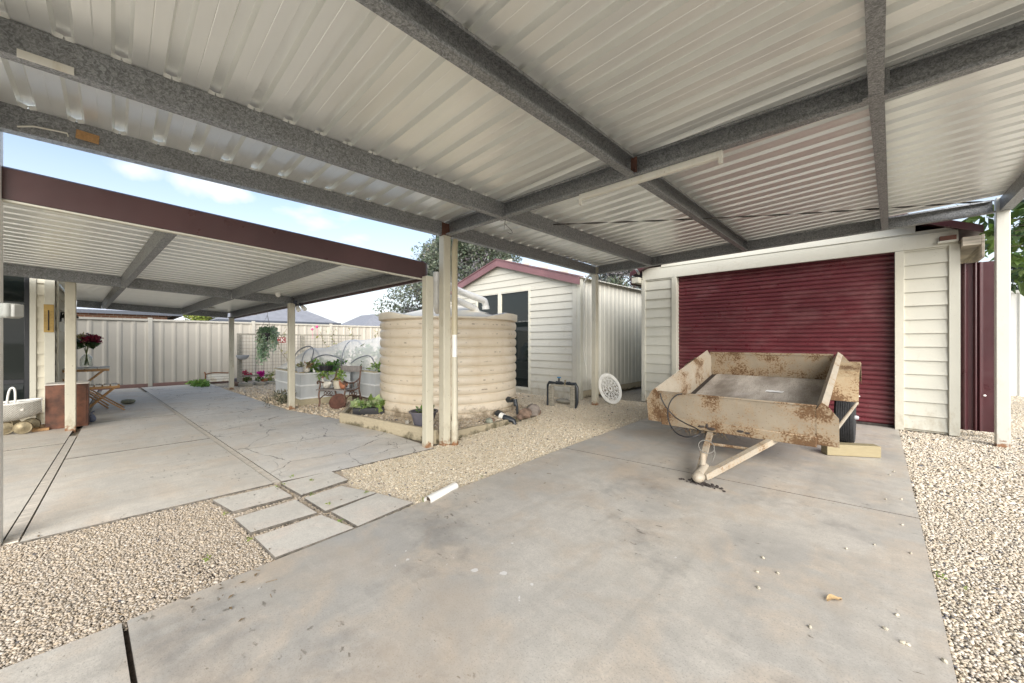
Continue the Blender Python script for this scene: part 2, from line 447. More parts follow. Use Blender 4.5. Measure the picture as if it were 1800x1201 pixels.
MT['ironrust'] = plain('rusted_plate', (.13, .06, .042), .8, .1, var=.35, scale=12)
MT['slat'] = plain('grey_bench_slat', (.21, .19, .175), .8, st=(3, 3, 1), scale=10, var=.25)
MT['hoop'] = plain('grey_hoop_tube', (.16, .17, .19), .5)
MT['terracotta'] = plain('terracotta', (.36, .14, .07), .7, var=.2)
MT['ceramic'] = plain('cream_ceramic', (.58, .55, .47), .45, var=.25, scale=18)
MT['stonepot'] = plain('stoneware_pot', (.45, .41, .32), .6, var=.15, scale=10)
MT['greyp'] = plain('grey_plastic_pot', (.105, .10, .12), .5)
MT['bowl'] = plain('grey_bowl', (.42, .43, .45), .7)
MT['soil'] = plain('potting_soil', (.05, .035, .025), .95, scale=60, var=.5)
MT['rock'] = plain('grey_rock', (.20, .17, .145), .9, var=.45, scale=9, bump=.5)
MT['brownrock'] = plain('brown_rock', (.19, .13, .095), .9, var=.4, scale=12, bump=.5)
MT['paleRock'] = plain('pale_rock', (.52, .49, .42), .8, var=.2, scale=12, bump=.3)
MT['greenrock'] = plain('green_grey_rock', (.22, .23, .18), .85, var=.3, scale=14, bump=.3)
m = M('leaves'); m.set(m.attr(), .55)
tr = m.n('ShaderNodeBsdfTranslucent'); m.l(m.attr(), tr.inputs[0]); mx = m.n('ShaderNodeMixShader'); mx.inputs[0].default_value = .3
m.l(m.b.outputs[0], mx.inputs[1]); m.l(tr.outputs[0], mx.inputs[2]); m.l(mx.outputs[0], m.out.inputs[0]); MT['leaf'] = m.mat
MT['bark'] = plain('bark', (.13, .10, .075), .9, scale=25, var=.4, bump=.5, st=(1, 1, .3))
m = M('insect_net'); m.set((.85, .86, .85), .7); ts = m.n('ShaderNodeBsdfTransparent'); mx = m.n('ShaderNodeMixShader')
m.l(m.ramp(m.noise(420, 1), .3, .7, .34, .50), mx.inputs[0]); m.l(ts.outputs[0], mx.inputs[1]); m.l(m.b.outputs[0], mx.inputs[2]); m.l(mx.outputs[0], m.out.inputs[0]); MT['net'] = m.mat
m = M('clear_glass'); ts = m.n('ShaderNodeBsdfTransparent'); ts.inputs[0].default_value = (.86, .9, .89, 1); mx = m.n('ShaderNodeMixShader'); gl = m.n('ShaderNodeBsdfGlossy'); gl.inputs['Roughness'].default_value = .04
lw = m.n('ShaderNodeLayerWeight'); lw.inputs[0].default_value = .35; m.l(lw.outputs['Facing'], mx.inputs[0]); m.l(ts.outputs[0], mx.inputs[1]); m.l(gl.outputs[0], mx.inputs[2]); m.l(mx.outputs[0], m.out.inputs[0]); MT['clear'] = m.mat
MT['rooftile'] = plain('grey_roof_tile', (.21, .215, .235), .7, var=.12, scale=3)
MT['paleroof'] = plain('pale_steel_roof', (.62, .63, .65), .5, var=.05, scale=2)
MT['gutter'] = plain('charcoal_gutter', (.06, .068, .085), .5)
m = M('red_brick'); bt = m.n('ShaderNodeTexBrick'); x_, y_, z_ = m.xyz(); cb = m.n('ShaderNodeCombineXYZ'); m.l(y_, cb.inputs[0]); m.l(z_, cb.inputs[1]); m.l(cb.outputs[0], bt.inputs[0])
bt.inputs['Scale'].default_value = 1; bt.inputs['Brick Width'].default_value = .24; bt.inputs['Row Height'].default_value = .086; bt.inputs['Mortar Size'].default_value = .008
bt.inputs['Color1'].default_value = (.27, .125, .075, 1); bt.inputs['Color2'].default_value = (.18, .085, .06, 1); bt.inputs['Mortar'].default_value = (.40, .36, .3, 1)
m.l(bt.outputs['Color'], m.b.inputs['Base Color']); m.set(None, .85); MT['brick'] = m.mat
MT['render'] = plain('rendered_wall', (.50, .47, .41), .85, var=.05)
MT['redsign'] = plain('faded_red_sign', (.24, .055, .05), .6, var=.2, scale=30)
MT['sticker'] = plain('sign_letters', (.62, .58, .52), .6)
MT['wire'] = plain('galvanised_wire', (.16, .15, .13), .6, .3)
MT['greenwood'] = plain('weathered_green_timber', (.27, .25, .20), .85, var=.3, st=(1, 1, 6))
MT['tanwood'] = plain('tan_wood_plate', (.42, .24, .10), .6, var=.25, st=(1, 5, 5))
MT['twine'] = plain('yellow_twine', (.55, .42, .17), .8)
MT['strap'] = plain('dark_steel_strap', (.10, .095, .09), .5, .5)
MT['rusty'] = plain('brown_rust', (.18, .075, .03), .85, var=.4, scale=30)
MT['paper'] = plain('white_paper', (.80, .80, .79), .7, var=.03)
MT['bulb'] = plain('milky_bulb', (.85, .84, .78), .2, var=.02)
MT['leafdry'] = plain('dry_leaf', (.40, .27, .13), .7, var=.25, scale=40)
MT['straw'] = plain('dry_grass', (.17, .12, .065), .9, var=.4, scale=40)
# ---------------------------------------------------------------- ground, slabs, gravel
def struct(mb, name, mat, **k): return tag(mb.build(name, mat, **k), kind='structure')
b = MB(); b.quad((-400, -400, -.12), (400, -400, -.12), (400, 400, -.12), (-400, 400, -.12)); struct(b, 'ground', MT['ground'])
b = MB(); b.mm(-15, 7, -6, 17, -.11, -.034); struct(b, 'gravel_base', MT['gravelbed'])

def J(x): return .965 + .0489 * (x + 3.7)          # long timber joint across the patio
def TL(x): return -.385 - .02 * (x + 3.8)          # left joint
def RE(x): return float(np.interp(x, [-14, -11.67, -7.47, -6.0, -5.2, -3.6], [1.9, 1.95, 2.12, 2.42, 2.5, 2.5]))
XE = -3.71
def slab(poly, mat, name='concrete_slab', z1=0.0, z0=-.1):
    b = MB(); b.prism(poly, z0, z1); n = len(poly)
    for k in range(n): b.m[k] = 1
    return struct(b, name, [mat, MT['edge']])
slabs = []
def S(poly, mat, **k): slabs.append(poly); slab(poly, mat, **k)
# patio, camera side of the long joint
for x0, x1 in ((-5.97, XE), (-8.33, -6.0), (-13.9, -8.36)):
    S([(x0, TL(x0)), (x1, TL(x1)), (x1 if x1 != XE else -3.70, J(x1) - .026), (x0, J(x0) - .026)], MT['patio'])
# beside the house
for x0, x1 in ((-6.9, XE - .02), (-14, -6.93)):
    S([(x0, -3), (x1, -3), (x1, TL(x1) - .078), (x0, TL(x0) - .078)], MT['patio'])
# cracked side, running under the posts
xs = [-13.9, -11.67, -9.5, -7.47, -6.0, -5.2, -3.62]
S([(x, J(x) + .036) for x in (-13.9, -3.70)] + [(-3.64, 1.48)] + [(x, RE(x)) for x in xs[::-1]], MT['cracked'])
# timber strips set in the joints
b = MB()
b.beam((-12.6, J(-12.6) + .006, -.029), (-3.72, J(-3.72) + .006, -.029), .052, .05); struct(b, 'joint_strip', MT['strip'])
b = MB(); b.beam((-7.4, TL(-7.4) - .041, -.0275), (-3.75, TL(-3.75) - .041, -.0275), .060, .05); struct(b, 'joint_strip', MT['strip'])
# driveway
def DL(y): return float(np.interp(y, [-4, .03, .61, 1.56, 3.5, 5.6, 7.6], [-2.2, -2.33, -2.39, -2.46, -2.56, -2.62, -2.66]))
j0, j1 = (-2.56, 3.525), (.205, 3.785)
S([(DL(-4), -4), (.2, -4), (.2, .129), (DL(.03), .024)], MT['drive'], name='driveway')
S([(DL(.05), .041), (.2, .146), (.2, j1[1] - .006), (j0[0], j0[1] - .006), (DL(1.56), 1.56), (DL(.61), .61)], MT['drive'], name='driveway')
S([(j0[0], j0[1] + .006), (.2, j1[1] + .006), (.195, 7.7), (DL(7.6), 7.7), (DL(5.6), 5.6)], MT['drive'], name='driveway')
b = MB(); b.mm(-2.5, .19, -.02, .2, -.0335, -.022); struct(b, 'joint_soil', MT['soil']); b = MB(); b.mm(-2.5, .19, 3.4, 3.9, -.0335, -.012); struct(b, 'joint_soil', MT['soil'])
# stepping pavers: (pixel corners surveyed on the ground)
PAV = [[(374, 880), (484, 855), (514, 873), (409, 900)],
       [(412, 912), (519, 879), (557, 902), (441, 937)],
       [(447, 945), (564, 906), (622, 929), (484, 981)],
       [(493, 850), (582, 829), (612, 844), (530, 871)],
       [(535, 876), (600, 855), (661, 867), (572, 899)],
       [(582, 900), (664, 868), (726, 884), (629, 926)]]
for q in PAV:
    P = [g(u, v) for u, v in q]
    S([(p.x, p.y) for p in P], MT['paver'], name='paver', z1=.006, z0=-.08)

def inside(px, py, poly, grow=0.0):
    c = np.zeros(len(px), bool); n = len(poly)
    cx = sum(p[0] for p in poly) / n; cy = sum(p[1] for p in poly) / n
    pl = [(p[0] + grow * np.sign(p[0] - cx), p[1] + grow * np.sign(p[1] - cy)) for p in poly]
    for i in range(n):
        x1, y1 = pl[i]; x2, y2 = pl[(i + 1) % n]
        if y1 == y2: continue
        k = ((y1 > py) != (y2 > py)) & (px < (x2 - x1) * (py - y1) / (y2 - y1) + x1)
        c ^= k
    return c
def ico(sub):
    bm = bmesh.new(); bmesh.ops.create_icosphere(bm, subdivisions=sub, radius=1)
    v = np.array([x.co[:] for x in bm.verts]); f = np.array([[q.index for q in x.verts] for x in bm.faces]); bm.free()
    return v, f
def stones(name, region, spacing, size, sub, dark=.02, z=-.017, warm=1.0, cull=None, extra=.7, gain=(1, 1, 1)):
    x0 = min(p[0] for p in region); x1 = max(p[0] for p in region); y0 = min(p[1] for p in region); y1 = max(p[1] for p in region)
    X, Y = np.meshgrid(np.arange(x0, x1, spacing), np.arange(y0, y1, spacing)); X = X.ravel(); Y = Y.ravel()
    k = rng.random(len(X)) < extra
    lay = np.concatenate([np.zeros(len(X)), np.ones(k.sum())]); X = np.concatenate([X, X[k]]); Y = np.concatenate([Y, Y[k]])
    X = X + rng.uniform(-.6, .6, len(X)) * spacing; Y = Y + rng.uniform(-.6, .6, len(X)) * spacing
    ok = inside(X, Y, region)
    for p in slabs: ok &= ~inside(X, Y, p, .002)
    if cull is not None: ok &= cull(X, Y)
    X, Y, lay = X[ok], Y[ok], lay[ok]; N = len(X)
    bv, bf = ico(sub); nv = len(bv)
    var = []
    for i in range(7):
        d = bv.copy()
        for _ in range(4):
            ax = rng.normal(size=3); ax /= np.linalg.norm(ax); d = d * (1 - .28 * np.clip(d @ ax - .35, 0, 1)[:, None])
        d *= 1 + rng.normal(size=(nv, 1)) * .05; var.append(d)
    which = rng.integers(0, 7, N); V = np.stack(var)[which]
    sc_ = size * rng.lognormal(0, .28, (N, 1, 1)) * np.stack([rng.uniform(1.0, 1.7, N), rng.uniform(.8, 1.15, N), rng.uniform(.5, .85, N)], 1)[:, None, :]
    V = V * sc_
    a = rng.uniform(0, 2 * np.pi, N); t = rng.normal(0, .35, N)
    ct, st = np.cos(t)[:, None], np.sin(t)[:, None]
    x, y, zz = V[..., 0], V[..., 1] * ct - V[..., 2] * st, V[..., 1] * st + V[..., 2] * ct
    ca, sa = np.cos(a)[:, None], np.sin(a)[:, None]
    V = np.stack([x * ca - y * sa + X[:, None], x * sa + y * ca + Y[:, None], zz + (z + lay * size * .8 + rng.uniform(-.4, .4, N) * size * .5)[:, None]], -1)
    pal = np.array([(.50, .43, .32), (.60, .55, .46), (.67, .64, .57), (.45, .35, .22), (.34, .28, .21), (.54, .46, .36), (.40, .36, .30)])
    pr = np.array([.24, .2, .13, .12, .08, .15, .08]); pr = pr / pr.sum()
    col = pal[rng.choice(7, N, p=pr)] * .52 + np.array([.50, .44, .345]) * .48; col = col * rng.uniform(.72, .98, (N, 1))
    col = col * np.array([1.0, .97 + .03 / warm, .92 / warm + .08]) if warm != 1 else col
    col = col * np.array(gain); dk = rng.random(N) < dark; col[dk] = np.array([.07, .07, .08]) * rng.uniform(.6, 1.7, (dk.sum(), 1))
    F = bf[None] + (np.arange(N) * nv)[:, None, None]
    o = npmesh(name, V.reshape(-1, 3), F.reshape(-1, 3), MT['pebble'], None, np.repeat(col, nv, axis=0), loc=(0, 0, 0))
    tag(o, kind='stuff'); o['label'] = 'loose cream and tan pebbles covering the ground'
    return N
def near(lo, hi):
    def f(X, Y):
        d = -X * .692 + Y * .722; u = (X * .722 + Y * .692) / np.maximum(d, .05)
        return (d >= lo) & (d < hi) & (np.abs(u) < 1.6)
    return f
NS = 0
leftpoly = [(-3.9, -1.2), (-2.2, -1.2), (-2.4, 1.6), (-3.75, 1.6)]
NS += stones('gravel', leftpoly, .0092, .0053, 1, dark=.012, cull=near(.9, 9), gain=(.97, .94, .94))
midpoly = [(-3.75, 1.2), (-2.3, 1.2), (-2.45, 3.2), (-3.75, 3.2)]
NS += stones('gravel', [(-3.72, 1.5), (-2.4, 1.2), (-2.5, 3.0), (-3.72, 3.0)], .0108, .0064, 1, dark=.012, warm=1.05, gain=(1.29, 1.28, 1.29))
bedpoly = [(-3.83, 2.72), (-5.74, 2.40), (-7.1, 3.2), (-6.6, 5.4), (-4.2, 5.0), (-4.05, 4.6)]
NS += stones('gravel', [(-4.4, 3.0), (-2.5, 3.0), (-2.6, 7.4), (-6.6, 7.0), (-6.6, 6.0), (-4.4, 5.2)], .0145, .0086, 1, dark=.008, warm=1.05, extra=.15, gain=(1.34, 1.33, 1.34))
NS += stones('gravel', [(.2, 1.4), (1.2, 1.4), (1.2, 4.3), (.2, 4.3)], .0104, .0062, 1, dark=.04, cull=near(1, 9), gain=(1.22, 1.21, 1.22))
NS += stones('gravel', [(.15, 4.3), (1.6, 4.3), (2.6, 14), (.7, 14), (.7, 7.5), (.15, 7.5)], .016, .0095, 1, dark=.03, extra=.1, gain=(1.28, 1.28, 1.3))
NS += stones('gravel', [(-12.4, 1.8), (-6.0, 2.0), (-5.5, 6.6), (-8.8, 6.6), (-12.6, 3.2)], .034, .02, 1, dark=.01, extra=.1, gain=(1.4, 1.33, 1.25))
NS += stones('gravel', bedpoly, .024, .014, 1, dark=.02, z=.06, extra=.15, gain=(1.15, 1.1, 1.05))
print('stones', NS)
# ground inside the tank edging
b = MB(); b.prism(bedpoly, -.02, .045); struct(b, 'gravel_bed', MT['gravelbed'])

# ---------------------------------------------------------------- carport
def zb(x, y): return 2.433 + .043 * (x + 3.67) + .014 * max(0, y - 2.7) - .002 * max(0, 2.7 - y) * 0
cp = thing('carport', 'open steel carport with ribbed zinc roof and galvanised beams over the driveway', 'carport', (-3.67, 2.69, 0))
def post(x, y, z1, mat, name='post', w=.1, par=None, z0=-.05):
    b = MB(); b.mm(x - w / 2, x + w / 2, y - w / 2, y + w / 2, z0, z1); return b.build(name, mat, par, bev=.008)
post(-3.67, 2.69, 2.433, MT['post'], par=cp); post(-3.91, 6.37, 2.63, MT['post'], par=cp); post(-3.772, -.51, 2.55, MT['white'], par=cp)
post(1.03, 7.1, 2.86, MT['whitepost'], par=cp, w=.105)
H = .15
def P3(x, y, dz=0): return Vector((x, y, zb(x, y) + dz))
def cb(x0, y0, x1, y1, open_side, mat='galv', name='beam', w=.065, z0=None, z1=None):
    b = MB(); a = P3(x0, y0); c = P3(x1, y1)
    if z0 is not None: a.z = z0
    if z1 is not None: c.z = z1
    b.cbeam(a, c, w, H, open_side); return b.build(name, MT[mat], cp, sharp=30)
def My(x): return 2.69 + .0997 * (x + 3.67)
def Fy(x): return 6.37 + .146 * (x + 3.91)
# eave beam (web towards the driveway), purlins, cross beams
cb(-3.70, -1.0, -3.67, 2.62, -1, name='eave_beam', w=.075, z0=2.437); cb(-3.67, 2.76, -3.90, 6.31, -1, name='eave_beam', w=.075)
b = MB(); b.mm(-3.705, -3.635, 2.62, 2.76, 2.436, 2.58); b.build('beam_bracket', MT['ironrust'], cp)
for x0, x1, side in ((-2.80, -2.88, -1), (-1.44, -1.47, 1), (-.01, .06, 1)):
    cb(x0, -1.0, x0, My(x0) - .034, side, name='purlin'); cb(x0, My(x0) + .034, x1, Fy(x1) - .034, side, name='purlin')
cb(-3.62, My(-3.62), 1.02, My(1.02), 1, name='cross_beam')
cb(-3.86, Fy(-3.86), .97, Fy(.97), 1, name='front_beam')
cb(-3.62, -.55, 1.02, -.25, 1, name='cross_beam')
cb(1.05, -1.0, 1.05, 7.05, 1, name='side_beam', w=.09)
# painted flange plate under the joint of cross beam and side purlin
b = MB(); a = P3(-.03, My(-.03)); b.box(a + Vector((0, -.035, .0)), (.075, .075, .006)); b.build('cover_plate', MT['galv'], cp)
# rusty cleats and bolts where the members meet
def cleat(x, y, dx, dy):
    b = MB(); z = zb(x, y); b.box((x + dx * .036, y + dy * .036, z + .075), (.006 if dx else .05, .006 if dy else .05, .12))
    for q in (-.03, .03): b.box((x + dx * .042, y + dy * .042, z + .075 + q), (.014 if dx else .016, .014 if dy else .016, .016))
    return b.build('cleat', MT['ironrust'] if (dy < 0 and x < -1 and x > -2 and y < 5) else MT['galv'], cp)
for x0 in (-2.80, -1.44, -.01):
    for s_ in (-1, 1): cleat(x0 + .03 * s_, My(x0), 0, -1) if s_ > 0 else cleat(x0 - .0, My(x0), 0, 1)
    cleat(x0, Fy(x0), 0, -1)
# roof sheet
def ribprof(y0, y1):
    pts = []; k0 = math.floor((y0 - .029) / .19) - 1
    for k in range(k0, k0 + int((y1 - y0) / .19) + 4):
        c = .029 + .19 * k
        for dy, dz in ((-.036, 0), (-.023, .034), (.023, .034), (.036, 0), (.0925, 0), (.095, .0014), (.0975, 0)):
            if y0 <= c + dy <= y1: pts.append((c + dy, dz))
    return pts
pr = ribprof(-1.25, 6.94); XS = np.linspace(-3.84, 1.16, 61)
b = MB(); vs = []
for x in XS:
    for y, dz in pr: vs.append((x, y, zb(x, y) + H + .003 + dz + .0012 * math.sin(x * 3.1 + y * 2.3) * math.sin(x * 1.7 - y * 5.1) ))
n = len(pr); fs = [(i * n + j, i * n + j + 1, (i + 1) * n + j + 1, (i + 1) * n + j) for i in range(len(XS) - 1) for j in range(n - 1)]
b.add(vs, fs); rs = b.build('roof_sheet', MT['roof'], cp, sharp=5)
b = MB()
for x in (-3.69, -2.81):
    for k in range(-4, 36):
        y = .029 + .19 * k
        if abs(y - 2.69) < .1: continue
        xx = x - (.05 * max(0, (y - 2.7) / 3.7) * (3.5 if x < -3 else 1.5))
        for s_ in (-.018, .018):
            b.box((xx + .03, y + s_, zb(xx, y) + H + .012), (.02, .03, .024), Matrix.Rotation(.3 * (1 if s_ > 0 else -1), 3, 'X'))
tag(b.build('roof_clip', plain('bright_clip', (.75, .75, .72), .3, .6), cp), kind='stuff')
# diagonal strap under the far bay
pts = [Vector((-2.85, 3.55, 2.585)).lerp(Vector((.95, 6.93, 2.80)), i / 60) + Vector((0, 0, -.03 * math.sin(math.pi * i / 60))) for i in range(61)]
b = MB(); vs = []; fs = []
for i, p in enumerate(pts):
    a = i * .75; d = Vector((.66, .75, 0)); s1 = Vector((-.75, .66, 0)); o_ = (s1 * math.cos(a) + Vector((0, 0, 1)) * math.sin(a)) * .011
    vs += [p - o_, p + o_]
    if i: fs.append((2 * i - 2, 2 * i - 1, 2 * i + 1, 2 * i))
b.add(vs, fs); b.build('bracing_strap', MT['strap'], cp)
# little things on the carport frame
b = MB(); p = vx(146, 239, -3.655); b.box((-3.648, p.y + .02, p.z), (.012, .10, .055), Matrix.Rotation(-.06, 3, 'X')); tag(b.build('wood_plate', MT['tanwood'], bev=.003), 'small tan timber plate fixed to the galvanised eave beam', 'plate')
b = MB(); pts = [vx(u, v, -3.645) for u, v in ((30, 222), (60, 222), (95, 229), (118, 234), (120, 240))]; b.tube(pts, .005, 6); tag(b.build('cable', MT['oldwhite']), 'thin pale cable running along the eave beam to the timber plate', 'cable')
b = MB(); p0 = vx(30, 92, -2.763); p1 = vx(130, 118, -2.763); b.box(((p0 + p1) / 2 + Vector((.003, 0, -.012))), (.008, (p1 - p0).length, .035)); tag(b.build('paint_strip', MT['oldwhite']), 'flaking white strip stuck to the lower edge of the second beam', 'strip')
bt_ = thing('batten_light', 'empty white fluorescent batten without its tube under the cross beam', 'light fitting', (-1.4, 2.88, 2.5))
a = Vector((-1.93, My(-1.93) + .03, zb(-1.93, 2.8) - .022)); c = Vector((-.80, My(-.8) + .03, zb(-.8, 2.9) - .022))
b = MB(); b.beam(a, c, .05, .048); b.build('housing', MT['oldwhite'], bt_, bev=.006)
for q in (a, c):
    b = MB(); dd = (c - a).normalized(); q2 = q + dd * (-.012 if q is c else .012)
    b.box(q2 + Vector((0, -.01, -.04)), (.02, .03, .06)); b.lathe([(.012, -.014), (.012, .014)], q2 + Vector((0, -.01, -.055)), 10, 'x', capb=True, capt=True); b.build('lamp_holder', MT['oldwhite'], bt_)
b = MB(); p = vt(888, 388, 3.95)
b.tube([p + Vector((0, 0, .02)), p + Vector((0, 0, -.03))] + [p + RT * (.02 + .028 * (1 - math.cos(k))) + Vector((0, 0, -.055 - .07 * math.sin(k * .5) * (k / 3.2) - .0)) for k in (.6, 1.2, 1.8, 2.4, 3.1)] + [p + RT * .05 + Vector((0, 0, -.13)), p + RT * .022 + Vector((0, 0, -.115))], .0028, 6)
b.tube([p + Vector((0, 0, .02)), p - RT * .012 + Vector((0, 0, -.09))], .0025, 5); b.tube([p - RT * .05 + Vector((0, 0, .0)), p + Vector((0, 0, .012))], .003, 5)
tag(b.build('wire_hook', MT['strap']), 'bent wire hook hanging from the cross beam beside the short post', 'hook')
b = MB()
for q in (((1550, 2), (1548, 18), (1545, 30), (1547, 44), (1543, 58), (1545, 72), (1539, 98)), ((1549, 12), (1551, 26), (1547, 50), (1551, 66), (1549, 84), (1551, 98)), ((1550, 8), (1545, 34), (1540, 62), (1537, 96))):
    b.tube([vt(u, v, 1.755 + (600 - v) * .0008) for u, v in q], .0022, 5)
tag(b.build('twine', MT['twine']), 'frayed yellow twine dangling beside the right hand roof purlin', 'twine')
ou = thing('outlet_box', 'rounded white outdoor box fixed to the white post at the edge of the photo', 'outlet box', (-3.67, -.40, 1.27))
p = vt(17, 546, 2.2); b = MB(); b.box((p.x, p.y, p.z), (.07, .085, .085), Matrix.Rotation(YAW, 3, 'Z')); b.build('housing', plain('dull_box_plastic', (.27, .275, .25), .6), ou, bev=.015)
b = MB(); b.box(p + RT * .045, (.02, .05, .075), Matrix.Rotation(YAW, 3, 'Z')); b.build('cover', plain('dull_cover_plastic', (.30, .30, .275), .6), ou, bev=.006)

# ---------------------------------------------------------------- patio roof beside the house
def zp(x, y): return 1.965 + .0215 * (x + 7.7) - .045 * (y - .1)
pt = thing('patio_roof', 'low patio roof of corrugated sheet with a maroon fascia beside the carport', 'patio roof', (-3.72, 2.485, 0))
post(-3.715, 2.485, zp(-3.71, 2.485), MT['post'], par=pt, w=.095); post(-7.57, 2.2, 1.88, MT['post'], par=pt); post(-11.77, 2.06, 1.82, MT['post'], par=pt); post(-7.9, -.4, 2.0, MT['post'], par=pt, w=.1)
HP = .14
def cbp(x0, y0, x1, y1, side, name, mat='galvpatio', w=.06):
    b = MB(); b.cbeam(Vector((x0, y0, zp(x0, y0))), Vector((x1, y1, zp(x1, y1))), w, HP, side); b.build(name, MT[mat], pt, sharp=30)
cy = lambda y0, x: y0 + .058 * (x + 7.7)
for i, X in enumerate((-7.7, -11.8)):
    ys = [-2.9 if i == 0 else -.55, cy(.1, X), cy(1.37, X), cy(2.25, X)]
    for y0, y1 in zip(ys[:-1], ys[1:]): cbp(X, y0 + .032, X, y1 - .032, -1, 'beam')
for y0 in (.1, 1.37, 2.25):
    for xa, xb_ in ((-3.80, -7.665), (-7.735, -11.765)): cbp(xa, cy(y0, xa), xb_, cy(y0, xb_), 1 if y0 < 2 else -1, 'cross_beam')
for yy in (-1.2, -2.6): cbp(-3.8, yy, -7.665, yy, 1, 'cross_beam')
PXS = [p for k in range(60) for p in ((-12.05 + .19 * k, 0), (-12.05 + .19 * k + .125, 0), (-12.05 + .19 * k + .134, .03), (-12.05 + .19 * k + .174, .03), (-12.05 + .19 * k + .183, 0)) if p[0] < -3.79]
def ribbed(pts, YY):
    vs = [(x, y, zp(x, y) + HP + .003 + dz) for y in YY for x, dz in pts]; n = len(pts)
    return vs, [(i * n + j, i * n + j + 1, (i + 1) * n + j + 1, (i + 1) * n + j) for i in range(len(YY) - 1) for j in range(n - 1)]
b = MB(); b.add(*ribbed(PXS, (-.58, .5, 1.5, 2.62))); b.add(*ribbed([p for p in PXS if p[0] > -8.78], (-2.9, -1.5, -.58))); b.build('roof_sheet', MT['proof'], pt, sharp=20)
# fascia with a rounded return at the corner
path = [(-3.765, -2.9), (-3.765, 2.44)] + [(-3.765 - .09 * (1 - math.cos(a)), 2.44 + .12 * math.sin(a)) for a in (.3, .6, .9, 1.2, 1.57)] + [(-12.05, 2.56 - .47)]
b = MB(); vs = []; fs = []
for x, y in path:
    z = zp(x, y) - .02
    inn = (x - .03, y) if y < 2.45 else (x, y - .03)
    vs += [(x, y, z), (x, y, z + .185), (inn[0], inn[1], z + .20), (inn[0] - .04 if y < 2.45 else inn[0], inn[1] if y < 2.45 else inn[1] - .04, z + .185), (inn[0], inn[1], z)]
n = 5
for i in range(len(path) - 1):
    for k in range(n): fs.append((i * n + k, i * n + (k + 1) % n, (i + 1) * n + (k + 1) % n, (i + 1) * n + k))
fs += [(0, 1, 2, 3, 4), tuple(range((len(path) - 1) * n, len(path) * n))]
b.add(vs, fs); b.build('fascia', MT['fascia'], pt)
b = MB(); b.beam((-3.79, -2.9, zp(-3.79, -2.9) - .028), (-3.79, 2.45, zp(-3.79, 2.45) - .028), .04, .012); b.build('fascia_lip', MT['trim'], pt)
# pendant fittings under the patio roof
def pendant(u, v, t, label, drop, shade):
    p = vt(u, v, t); o = thing('pendant_lamp', label, 'lamp', p, group='pendant lamps under the patio roof')
    b = MB(); b.lathe([(.012, .02), (.03, .03), (.14, .045), (.145, .05), (.03, .07), (.02, .09), (.02, drop)], p, 20, capt=True)
    b.build('lamp_shade', MT['oldwhite'], o)
    if shade: b = MB(); b.blob(p + Vector((0, 0, -.01)), (.045, .045, .05), 14, 10); b.build('bulb', MT['bulb'], o)
    return o
pendant(489, 516, 6.6, 'white disc pendant lamp with a bare bulb under the patio roof', .14, True)
pendant(365.5, 545, 8.6, 'white cone pendant lamp under the far end of the patio roof, without visible bulb', .13, False)
fl = thing('twin_floodlight', 'pair of small dark floodlights with pale bulbs on the middle patio post', 'floodlight', vt(522, 536, 6.75))
b = MB(); p = vt(519, 531, 6.75); b.box(p, (.05, .05, .06)); b.build('mount', MT['gutter'], fl)
for (u0, v0), (u1, v1) in (((520, 533), (525, 545)), ((527, 534), (536, 543))):
    a = vt(u0, v0, 6.75); c = vt(u1, v1, 6.6)
    b = MB(); b.tube([a, a.lerp(c, .55)], [.02, .028], 10); b.build('lamp_head', MT['gutter'], fl)
    b = MB(); b.tube([a.lerp(c, .5), a.lerp(c, .75), c], [.026, .034, .036], 12); b.build('bulb', MT['bulb'], fl)
# ---------------------------------------------------------------- buildings
def boards(b, p0, p1, z0, z1, pitch, nrm, ext=None, holes=(), seed=1, off=.032):
    """lapped weatherboards from p0 to p1 (plan points), outward normal nrm"""
    rd = random.Random(seed); p0, p1, nrm = Vector((*p0, 0)), Vector((*p1, 0)), Vector((*nrm, 0)); L = (p1 - p0).length; d = (p1 - p0) / L
    z = z0
    while z < z1 - .01:
        zt = min(z + pitch, z1)
        segs = [ext((z + zt) / 2) if ext else (0, L)]
        for h0, h1, hz0, hz1 in holes:
            if hz0 < (z + zt) / 2 < hz1:
                new = []
                for s0, s1 in segs:
                    if h1 <= s0 or h0 >= s1: new.append((s0, s1)); continue
                    if h0 > s0: new.append((s0, h0))
                    if h1 < s1: new.append((h1, s1))
                segs = new
        for s0, s1 in segs:
            if s1 - s0 < .01: continue
            n = max(1, int((s1 - s0) / .8)); ob = off + rd.uniform(-.003, .004); vs = []
            for i in range(n + 1):
                q = p0 + d * (s0 + (s1 - s0) * i / n); w = rd.uniform(-.002, .002); zj = rd.uniform(-.0025, .0025)
                for o_, zz in ((ob - .016, z + .022), (ob - .014, z + zj), (ob + w, z + zj), (ob + w - .003, z + .012), (ob * .25, zt + .02)): vs.append(q + nrm * o_ + Vector((0, 0, zz)))
            fs = [(i * 5 + k, i * 5 + k + 1, i * 5 + 6 + k, i * 5 + 5 + k) for i in range(n) for k in range(4)]
            b.add(vs, fs)
        z = zt
def cyl(b, a, c, r, n=14): b.tube([a, c], r, n)

